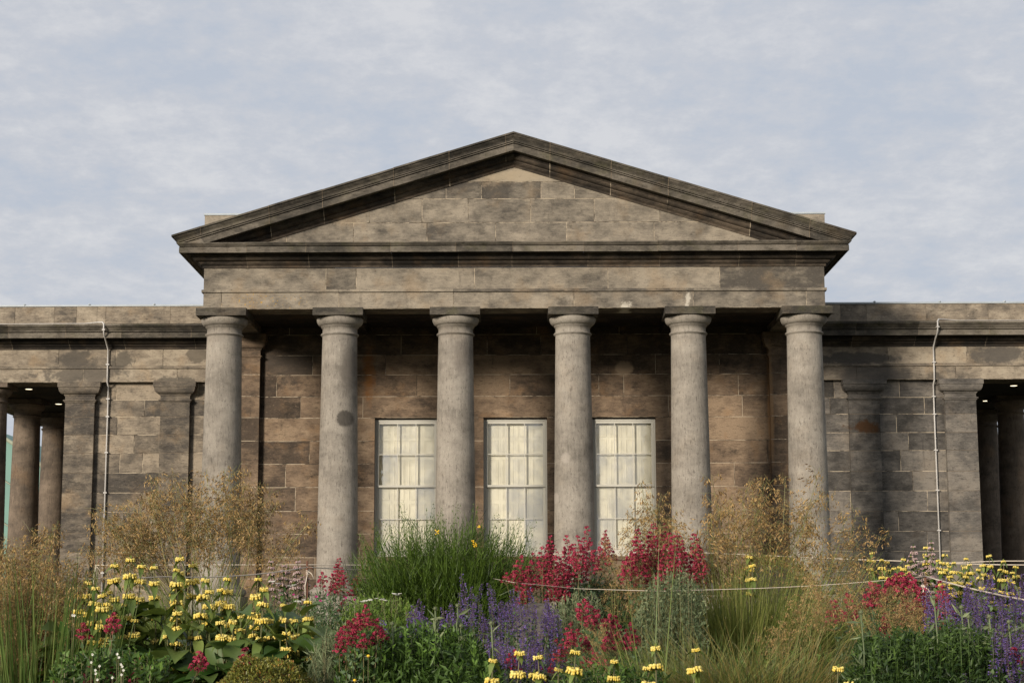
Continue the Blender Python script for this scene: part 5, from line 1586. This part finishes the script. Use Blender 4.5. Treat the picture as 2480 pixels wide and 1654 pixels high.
# ------------------------------------------------------------------ leafy clumps
def herb(label, name, px, d, w, ytop, n, L, W, mat, cat='plant', r_y=.4, up=.4, extra=None, edge=.25, group=None, lo=.0, smat=None):
    """w: half width in px; ytop: outline [(px, py)] of the top"""
    o = spot(px, d); r_ = thing(name, label, cat, o, group)
    xs = np.array([p[0] for p in ytop], float); ys = np.array([p[1] for p in ytop], float)
    mb = MB()
    X = TT(n, px - w, px + w)
    yt = np.interp(X, xs, ys) + nr.normal(size=n) * 6 + 9 * np.sin(X * .11 + px) * np.sin(X * .047) + 6 * np.sin(X * .31)
    depth = nr.uniform(-1, 1, n)
    H = np.array([rel(o, x, y, d).z for x, y in zip(X, yt)])
    Xw = np.array([rel(o, x, 1500, d).x for x in X])
    fr = 1 - (depth ** 2) * .45
    Z = H * fr * (1 - (1 - lo) * TT(n) ** 1.6)
    P = np.stack([Xw, depth * r_y, Z], 1)
    out = np.stack([np.zeros(n), np.sign(depth) * .3, np.full(n, .2)], 1)
    cl_ = .5 + .5 * np.sin(Xw * 17 + 2 * np.sin(Z * 23)) * np.sin(depth * 4 + Xw * 9) * np.cos(Z * 14 + Xw * 6)
    t = np.clip(TT(n, 0, .6) * (.35 + .9 * cl_) + .3 * cl_ * (Z / np.maximum(H, .1)) ** 3, 0, 1)
    rleaves(mb, P, L, W, t, 0, up, out)
    # leading shoots standing clear of the mass
    ns = max(6, n // 130)
    sx_ = TT(ns, px - w * .95, px + w * .95)
    sy_ = np.interp(sx_, xs, ys) - np.abs(nr.normal(size=ns)) * 12 - 2
    for x_, y_ in zip(sx_, sy_):
        tp_ = np.array(tuple(rel(o, x_, y_, d))); tp_[1] = nr.uniform(-.8, .8) * r_y
        m_ = 15
        f_ = np.linspace(.62, 1, m_)[:, None]
        bs_ = tp_ * [1, 1, .5]
        rleaves(mb, bs_ + (tp_ - bs_) * f_, L * .9 * (1.25 - f_[:, 0]) / .6, W * .9, TT(m_, .3, 1), 0, up + .3)
        stems(mb, bs_[None], tp_[None], .0022, .03, .7, 1, 3)
    k = n // 14
    idx = nr.integers(0, n, k)
    e = P[idx]; b = e * [.9, .7, 0]
    stems(mb, b, e, .002, .06, .5, 1, 3)
    link('foliage', mb.mesh('foliage', [mat, smat or M_STEM]), r_)
    if extra: extra(r_, o, d)
    return r_


def buds(pts, rad=.02, mat=None):
    def f(r_, o, d):
        for (x, y) in pts:
            p = rel(o, x, y, d - .15)
            mb = MB()
            c = np.array([[0, 0, 0.]])
            blobs(mb, c, rad, .5, 0)
            k = 40; O = rdir(k)
            diamonds(mb, O * rad * .85, O * rad * .5, unit(np.cross(O, rdir(k))) * rad * .18, TT(k), 0, .2)
            mb.tube([(0, 0, -.45), (0.01, 0, -.2), (0, 0, -rad * .8)], .004, 4, .5, 1)
            for q_ in range(5): rleaves(mb, np.array([[0, 0, -.05 - .07 * q_]] * 3), .07, .016, TT(3), 1, .2)
            link('thistle_head', mb.mesh('thistle_head', [mat or M_BUD, M_SILV]), r_, p)
    return f


herb('dark green leafy mass with jagged leaves and round thistle heads at the bottom centre', 'globe_thistle', 1020, 9.0, 190, [(840, 1560), (900, 1530), (960, 1545), (1010, 1520), (1060, 1535), (1110, 1520), (1150, 1560), (1180, 1600), (1210, 1620)], 12500, .055, .015, M_HERB, smat=M_HERB,
     extra=buds([(1054, 1473), (1058, 1500), (1108, 1466), (1190, 1508), (1115, 1515), (950, 1510), (996, 1540), (1070, 1590), (1010, 1605), (1135, 1620)], .0105), r_y=.5, up=.3, group='globe thistle clumps')
herb('dark green leafy mass with small round thistle heads filling the lower right', 'globe_thistle', 2240, 8.9, 190, [(2050, 1640), (2075, 1590), (2100, 1545), (2150, 1555), (2190, 1535), (2230, 1550), (2290, 1522), (2330, 1545), (2370, 1530), (2400, 1570), (2430, 1610)], 19000, .046, .012, M_HERB2, smat=M_HERB2,
     extra=buds([(2085, 1482), (2396, 1492), (2443, 1505), (2345, 1493), (2328, 1470), (2137, 1612), (2170, 1594), (2190, 1620), (2314, 1622), (2232, 1573), (2242, 1620), (2400, 1530), (2365, 1558), (2285, 1640), (2262, 1446)], .0105), r_y=.5, up=.3, group='globe thistle clumps')

def plate(r=.03):
    mb = MB(); n = 30
    q, rr = TT(n, 0, 6.28), np.sqrt(TT(n)) * r
    P = np.stack([rr * np.cos(q), rr * np.sin(q), TT(n, -.003, .003)], 1)
    blobs(mb, P, .0045, TT(n), 0)
    stems(mb, np.array([[0, 0, -.25]] * 6), P[:6], .001, .05, .5, 1, 3)
    return mb.mesh('flower_plate', [M_WHITE, M_STEM])


PLT = plate()
def plates(pts, s=1.0):
    def f(r_, o, d):
        for x, y in pts:
            w = link('flower_plate', PLT, r_, rel(o, x, y, d - nr.uniform(0, .2))); k = nr.uniform(.8, 1.2) * s * .62; w.scale = (k, k, k)
            w.rotation_euler = (nr.normal() * .15, nr.normal() * .15, nr.uniform(0, 6))
    return f


herb('bright green yarrow clump with small white flower plates between the column base and the broom', 'yarrow', 920, 12.8, 95, [(825, 1500), (850, 1466), (880, 1456), (920, 1454), (960, 1458), (1000, 1475), (1020, 1500)], 5200, .045, .012, M_BRIGHT, up=.7, r_y=.3,
     extra=plates(((885, 1454), (897, 1452), (912, 1449), (925, 1451), (955, 1437), (962, 1440), (968, 1437), (932, 1453), (878, 1456))), group='white yarrow')
herb('sparse white yarrow plates among the dark pink-whorled stems', 'yarrow', 690, 13.4, 60, [(640, 1470), (690, 1450), (750, 1465)], 1200, .05, .012, M_VLEAF, up=.6, r_y=.25,
     extra=plates(((657, 1408), (664, 1407), (673, 1412), (700, 1418), (707, 1419), (712, 1416), (718, 1455), (725, 1456), (735, 1452)), .9), group='white yarrow')
herb('fine grey-green foliage right of the low round bush at the bottom', 'lavender', 830, 9.0, 75, [(750, 1590), (790, 1555), (830, 1540), (870, 1550), (910, 1575)], 4200, .06, .006, M_SILV, up=1.1, r_y=.35)
herb('loose grey-green shoots behind the yarrow and in front of the column base', 'lavender', 790, 12.8, 60, [(740, 1470), (780, 1450), (830, 1455), (850, 1470)], 1500, .07, .009, M_VLEAF, up=.9, r_y=.25,
     extra=lambda r_, o, d: [link('flower', mag(), r_, rel(o, x, y, d - .2)) for x, y in ((776, 1455), (795, 1440), (859, 1453), (766, 1445), (711, 1441), (838, 1448))])
herb('silver-green shrub left of the long-stalked feather grass', 'silver_shrub', 1620, 12.6, 85, [(1535, 1500), (1560, 1440), (1590, 1405), (1630, 1395), (1670, 1400), (1700, 1440), (1715, 1480)], 5200, .035, .012, M_SILV, 'shrub', .4, .8)
herb('greyer silver-leaved patch with white-tipped shoots behind the red heads', 'silver_shrub', 1395, 12.2, 60, [(1330, 1500), (1360, 1460), (1400, 1445), (1450, 1460), (1470, 1500)], 2200, .05, .009, M_SILV, 'shrub', .3, .9)
herb('dark green undergrowth below the fourth column, behind the rope', 'herb_patch', 1450, 13.6, 80, [(1370, 1430), (1410, 1410), (1450, 1415), (1500, 1425), (1540, 1440)], 2600, .06, .022, M_VLEAF, 'plant', .35, .4)
herb('dark leafy plant with tiny white flowers at the bottom left between phlomis leaves and plumes', 'white_campion', 270, 8.4, 130, [(150, 1610), (200, 1585), (260, 1575), (320, 1585), (380, 1600), (420, 1640)], 3600, .045, .018, M_HERB, 'plant', .35, .3,
     extra=lambda r_, o, d: [link('flower', wht(), r_, rel(o, x, y, d - .3)) for x, y in ((241, 1612), (231, 1622), (288, 1591), (293, 1608), (296, 1613), (221, 1603), (232, 1630), (284, 1583), (224, 1584), (294, 1633), (176, 1489), (236, 1645), (180, 1490), (272, 1640), (299, 1622))])
herb('low foliage with one white and one orange-centred daisy left of the bottom centre', 'daisy', 890, 8.8, 50, [(840, 1620), (890, 1600), (940, 1620)], 1300, .05, .014, M_HERB, 'plant', .25, .3,
     extra=lambda r_, o, d: [link('flower', dsy(), r_, rel(o, x, y, d - .3)) for x, y in ((892, 1591), (859, 1650))])
herb('green patch with pale bud heads in front of the pinkish gravel', 'herb_patch', 1480, 8.9, 130, [(1350, 1640), (1420, 1620), (1480, 1632), (1540, 1622), (1610, 1640)], 3200, .045, .014, M_HERB, 'plant', .25, .4)


# ------------------------------------------------------------------ low domed shrubs
def dome(label, px, d, wpx, top, n, mat2=M_HEBER, cat='bush', group='domed bushes'):
    o = spot(px, d); r_ = thing('round_bush', label, cat, o, group)
    rx = wpx / 4220 * d; H = rel(o, px, top, d).z
    mb = MB()
    O = rdir(n, .35); O[:, 2] = np.abs(O[:, 2])
    lump = 1 + .05 * np.sin(O[:, 0] * 9 + 1) * np.sin(O[:, 1] * 8) + .05 * np.sin(O[:, 2] * 11 + O[:, 0] * 5)
    s = lump * (1 - .22 * TT(n) ** 2.0)
    P = O * [rx, rx * .9, min(H, rx * 1.1)] * s[:, None]; P[:, 2] += H - min(H, rx * 1.1)
    rleaves(mb, P, .017, .009, np.clip(TT(n, 0, .7) + .3 * O[:, 2], 0, 1), (TT(n) < .08).astype(int).repeat(2) * 0, 0.3, O * .9)
    k = n // 9
    rleaves(mb, P[:k] * 1.01, .014, .008, TT(k), 1, .5, O[:k])
    link('foliage', mb.mesh('foliage', [mat, mat2] if False else [M_HEBE, mat2]), r_)
    core = MB()
    q = 16
    prof = [(rx * .8 * math.cos(R(a)), max(0, H - min(H, rx * 1.1)) + min(H, rx * 1.1) * .8 * math.sin(R(a))) for a in range(0, 90, 12)]
    prof = [(rx * .8, 0)] + prof
    core.lathe(prof, q, .2)
    link('inner_twigs', core.mesh('inner_twigs', [M_DSTEM]), r_)


dome('low rounded olive-green bush with bronze leaf tips at the bottom left of centre', 650, 8.5, 148, 1592, 15000)
dome('rounded olive-green bush half hidden by the tall feather grass in front of the last column', 1870, 17.5, 122, 1340, 9000)


# ------------------------------------------------------------------ sedge and small grasses
def sedge(label, px, d, n, L, spread, mat, W=.004, droop=.9, name='sedge', z=1.0, tint=(0, 1), lean=.9):
    o = spot(px, d); r_ = thing(name, label, 'grass', o)
    mb = MB()
    q = TT(n, 0, 6.28); rr = np.sqrt(TT(n)) * spread
    P0 = np.stack([rr * np.cos(q), rr * np.sin(q) * .6, np.zeros(n)], 1)
    q2 = q + nr.normal(size=n) * .8
    D = np.stack([np.cos(q2), np.sin(q2), np.zeros(n)], 1) * TT(n, .1, lean)[:, None] + [0, 0, 1]
    blades(mb, P0, D, nr.uniform(.6, 1.1, n) * L, W, TT(n, droop * .3, droop), TT(n, *tint), 0, 7)
    link('blades', mb.mesh('blades', [mat]), r_, kind='stuff')


sedge('arching olive and rust-coloured sedge at the bottom right of centre', 1870, 9.4, 3400, 1.05, .36, M_SEDGE, .0055, .75)
sedge('second sedge hummock at the right, nearer the dark foliage', 2030, 9.9, 1500, .9, .22, M_SEDGE, .005, .8)
sedge('green sedge tangle under the silver-green shrub', 1660, 9.6, 2600, .95, .34, M_BLADE, .005, .55)
sedge('tufts of pale golden hair grass left of the red valerian heads', 800, 11.6, 700, .72, .1, M_BLADE, .0025, .45, 'hair_grass', tint=(.5, 1), lean=.5)
sedge('bright green upright blades rising in the lower left corner', 90, 9.3, 330, 1.12, .38, M_BLADE, .010, .10, 'reed_grass', tint=(0, .4), lean=.2)
sedge('two bright green reed stalks crossing the silver-green shrub', 1578, 9.0, 4, 1.35, .02, M_BLADE, .008, .03, 'reed_grass', tint=(.1, .3), lean=.12)

# ground cover over the whole bed
n = 90000
d_ = 6.6 + (29 - 6.6) * TT(n) ** 1.3
xw = np.where(TT(n) < .6, (TT(n, -180, 2660) - 1248) / 4220 * d_, TT(n, -11, 11))
yy = d_ - 33
zg = np.array([G(y) for y in yy])
hgt = TT(n) ** 1.3 * (.34 + .12 * np.sin(xw * 2.3) * np.cos(yy * 1.7))
gc = MB()
rleaves(gc, np.stack([xw, yy, zg + hgt], 1), .062, .022, np.clip(TT(n, 0, .9), 0, 1), 0, .7)
link('ground_cover', gc.mesh('ground_cover', [M_HERB]), kind='stuff', label='low green leaves covering the soil between the flowering plants', category='ground cover')

# pinkish gravel patch in front and grey paving slabs
gr = MB(); px_, d0 = 1480, 9.6
V = []
for k in range(20):
    a = 2 * math.pi * k / 20
    V.append((UX(1500, 1640, -23.2) + .3 * math.cos(a) * (1 + .15 * math.sin(3 * a)), -22.9 + .35 * math.sin(a), G(-22.9) + .3))
b = NB('pink_gravel'); vo = b.n('TexVoronoi'); b.l(b.geo.outputs['Position'], vo.inputs['Vector']); vo.inputs['Scale'].default_value = 55
link('gravel_path', (lambda m_: (m_.add(V + [(x, y, z - .5) for x, y, z in V], [tuple(range(20))] + [(i, i + 20, (i + 1) % 20 + 20, (i + 1) % 20) for i in range(20)]), m_.mesh('gravel', [b.done(b.mix(vo.outputs['Distance'], (.42, .30, .26), (.22, .17, .15)), .9, vo.outputs['Distance'], .2, .6, .02)]))[1])(gr), kind='structure')
o = spot(1285, 13.0); bx = MB(); w = .13
zt = rel(o, 1285, 1463, 13.0).z
bx.add([(-w, -.05, 0), (w, -.05, 0), (w, .05, 0), (-w, .05, 0), (-w * .96, -.03, zt), (w * .96, -.03, zt), (w * .96, .03, zt + .01), (-w * .96, .03, zt + .01)], [(0, 1, 5, 4), (1, 2, 6, 5), (2, 3, 7, 6), (3, 0, 4, 7), (4, 5, 6, 7)])
sl = link('stone_slab', bx.mesh('stone_slab', [M_WNR]), None, o, label='small grey stone slab standing among the violet catmint', category='stone')


# ------------------------------------------------------------------ rusty posts and the rope strung between them
M_RUST = simple('rusty_iron', (0.16, 0.075, 0.045), .8, .4, 25, .3)
M_ROPE = simple('sisal_rope', (0.58, 0.50, 0.40), .9, .15, 60)
def post(label, px, ytop, d, lean=0.0, bar=False):
    o = spot(px, d); t = rel(o, px, ytop, d)
    mb = MB(); mb.tube([(-lean, 0, -.1), (0, 0, t.z * .5), (t.x + lean * .2, 0, t.z)], .009, 8)
    r_ = thing('rope_post', label, 'post', o, 'rusty iron posts carrying the rope')
    link('shaft', mb.mesh('shaft', [M_RUST]), r_)
    hk = MB()
    if bar:
        hk.tube([(-.03, 0, t.z - .09), (0, -.012, t.z - .07), (.035, 0, t.z - .02)], .006, 6)
        hk.tube([(.04, 0, t.z - .16), (.02, -.01, t.z - .08), (.03, 0, t.z - .0)], .006, 6)
    else:
        hk.tube([(0, -.008, t.z - .05), (.03, -.02, t.z - .055), (.045, 0, t.z - .07)], .005, 6)
    link('hook', hk.mesh('hook', [M_RUST]), r_)
    for k in range(3):
        kn = MB(); q = [(.014 * math.cos(a), .014 * math.sin(a), t.z - .075 - .012 * k + .004 * math.sin(a)) for a in [R(40 * i) for i in range(10)]]
        kn.tube(q, .004, 5)
        if k == 0: kn.tube([(0, -.014, t.z - .08), (.03, -.02, t.z - .10), (.05, -.02, t.z - .14)], .004, 5); kn.tube([(0, -.014, t.z - .09), (-.02, -.016, t.z - .2), (-.012, -.014, t.z - .36)], .0045, 5)
        link('rope_knot', kn.mesh('rope_knot', [M_ROPE]), r_)
    return r_


post('rusty iron post with bent hooks beside the left pier, its rope tied at the top', 228, 1353, 19.0, .03, True)
post('rusty iron post with knotted rope right of the pink-whorled stems', 744, 1358, 14.0)
post('rusty iron post where the rope turns toward the right edge', 2240, 1392, 12.4, .02)
post('slim grey post beside the dark joint of the right pier', 2299, 1370, 19.0)


def rope(label, pts, r=.005):
    """pts: (px, py, d); each span sags a little of itself"""
    W = []
    for i in range(len(pts) - 1):
        a, b = pts[i], pts[i + 1]
        A = Vector((*U(a[0], a[1], a[2] - 33), 0)); A = Vector((A.x, a[2] - 33, A.y))
        Bq = U(b[0], b[1], b[2] - 33); B_ = Vector((Bq[0], b[2] - 33, Bq[1]))
        for k in range(8):
            t = k / 8
            p = A.lerp(B_, t); p.z -= 4 * t * (1 - t) * (b[3] if len(b) > 3 else .0)
            W.append(p)
    W.append(B_)
    mb = MB(); mb.tube(W, r, 6)
    o = link('rope', mb.mesh('rope', [M_ROPE]), None, (0, 0, 0), label=label, category='rope', group='ropes strung along the bed')


rope('rope sagging from the post by the pink stems to the left edge', [(744, 1373, 13.98), (400, 1396, 12.6, .03), (-60, 1397, 11.0, .015)], .0045)
rope('rope from the post by the pink stems, running right behind the broom', [(744, 1373, 13.98), (900, 1382, 14.9), (1100, 1392, 16.0)], .0045)
rope('rope in front of the red valerian clump and across the feather grass', [(1180, 1398, 15.0), (1245, 1410, 12.5), (1400, 1425, 13.0), (1600, 1431, 12.6), (1840, 1424, 12.5), (2240, 1395, 12.38, .01)], .0019)
rope('rope slanting down from the right-hand post to the right edge above the violet catmint', [(2238, 1394, 12.38), (2530, 1461, 9.9, .012)], .0052)
rope('thin rear rope from the hooked post at the left to the first window', [(230, 1368, 18.98), (744, 1367, 19.5, .0), (900, 1368, 20)], .0055)
rope('thin rear rope in front of the window sills, rising left to right', [(1330, 1342, 19.0), (1530, 1326, 19.2, .0), (1700, 1338, 19.3), (2060, 1354, 19.2), (2299, 1362, 18.98)], .0055)
rope('upper of two thin ropes in front of the right porch', [(2299, 1363, 18.98), (2420, 1358, 19), (2540, 1358, 19)], .0055)
rope('lower of two thin ropes in front of the right porch', [(2299, 1364, 18.98), (2420, 1367, 18), (2540, 1368, 18)], .0055)

# ------------------------------------------------------------------ green-roofed building glimpsed through the left porch
gy = 34.0
o = thing('green_roofed_hall', 'distant building with curved green copper roof and glazing, seen between the left porch columns', 'building', (UX(-20, 1100, gy), gy, ZG))
M_COPP = simple('green_copper', (0.14, 0.27, 0.22), .55, .15, 1.2)
M_CRIB = simple('copper_rib', (0.30, 0.33, 0.24), .6, .1)
x0, x1 = UX(-260, 1200, gy), UX(118, 1150, gy)
zt0 = UZ(17, 1047, gy); zt1 = UZ(95, 1121, gy)
xa_, xb_ = UX(17, 1100, gy), UX(95, 1100, gy)
prof = []
for k in range(15):
    t = k / 14
    x = xa_ - 3.2 + (x1 + .6 - xa_ + 3.2) * t
    z = zt0 + .75 - ((x - xa_ + 3.2) / (xb_ - xa_ + 3.2)) ** 1.9 * (zt0 + .75 - zt1)
    prof.append((x, z))
mb = MB()
V = [(x - o.location.x, 0, z - ZG) for x, z in prof] + [(x - o.location.x, 9, z - ZG) for x, z in prof]
mb.add(V, [(i, i + 1, i + 16, i + 15) for i in range(14)])
mb.add([(prof[0][0] - o.location.x, 0, 0)] + V[:15] + [(prof[-1][0] - o.location.x, 0, 0)], [tuple(range(17))], .5)
link('roof', mb.mesh('roof', [M_COPP]), o)
mb = MB()
mb.tube([(x - o.location.x, -.05, z - ZG) for x, z in prof], .08, 6)
for dz in (1.6, 3.2, 4.8): mb.tube([(x - o.location.x, -.05, z - ZG - dz) for x, z in prof], .03, 5)
for i in range(1, 14, 2): mb.tube([(prof[i][0] - o.location.x, -.05, prof[i][1] - ZG), (prof[i][0] - o.location.x, -.05, 0)], .03, 5)
link('glazing_ribs', mb.mesh('glazing_ribs', [M_CRIB]), o)
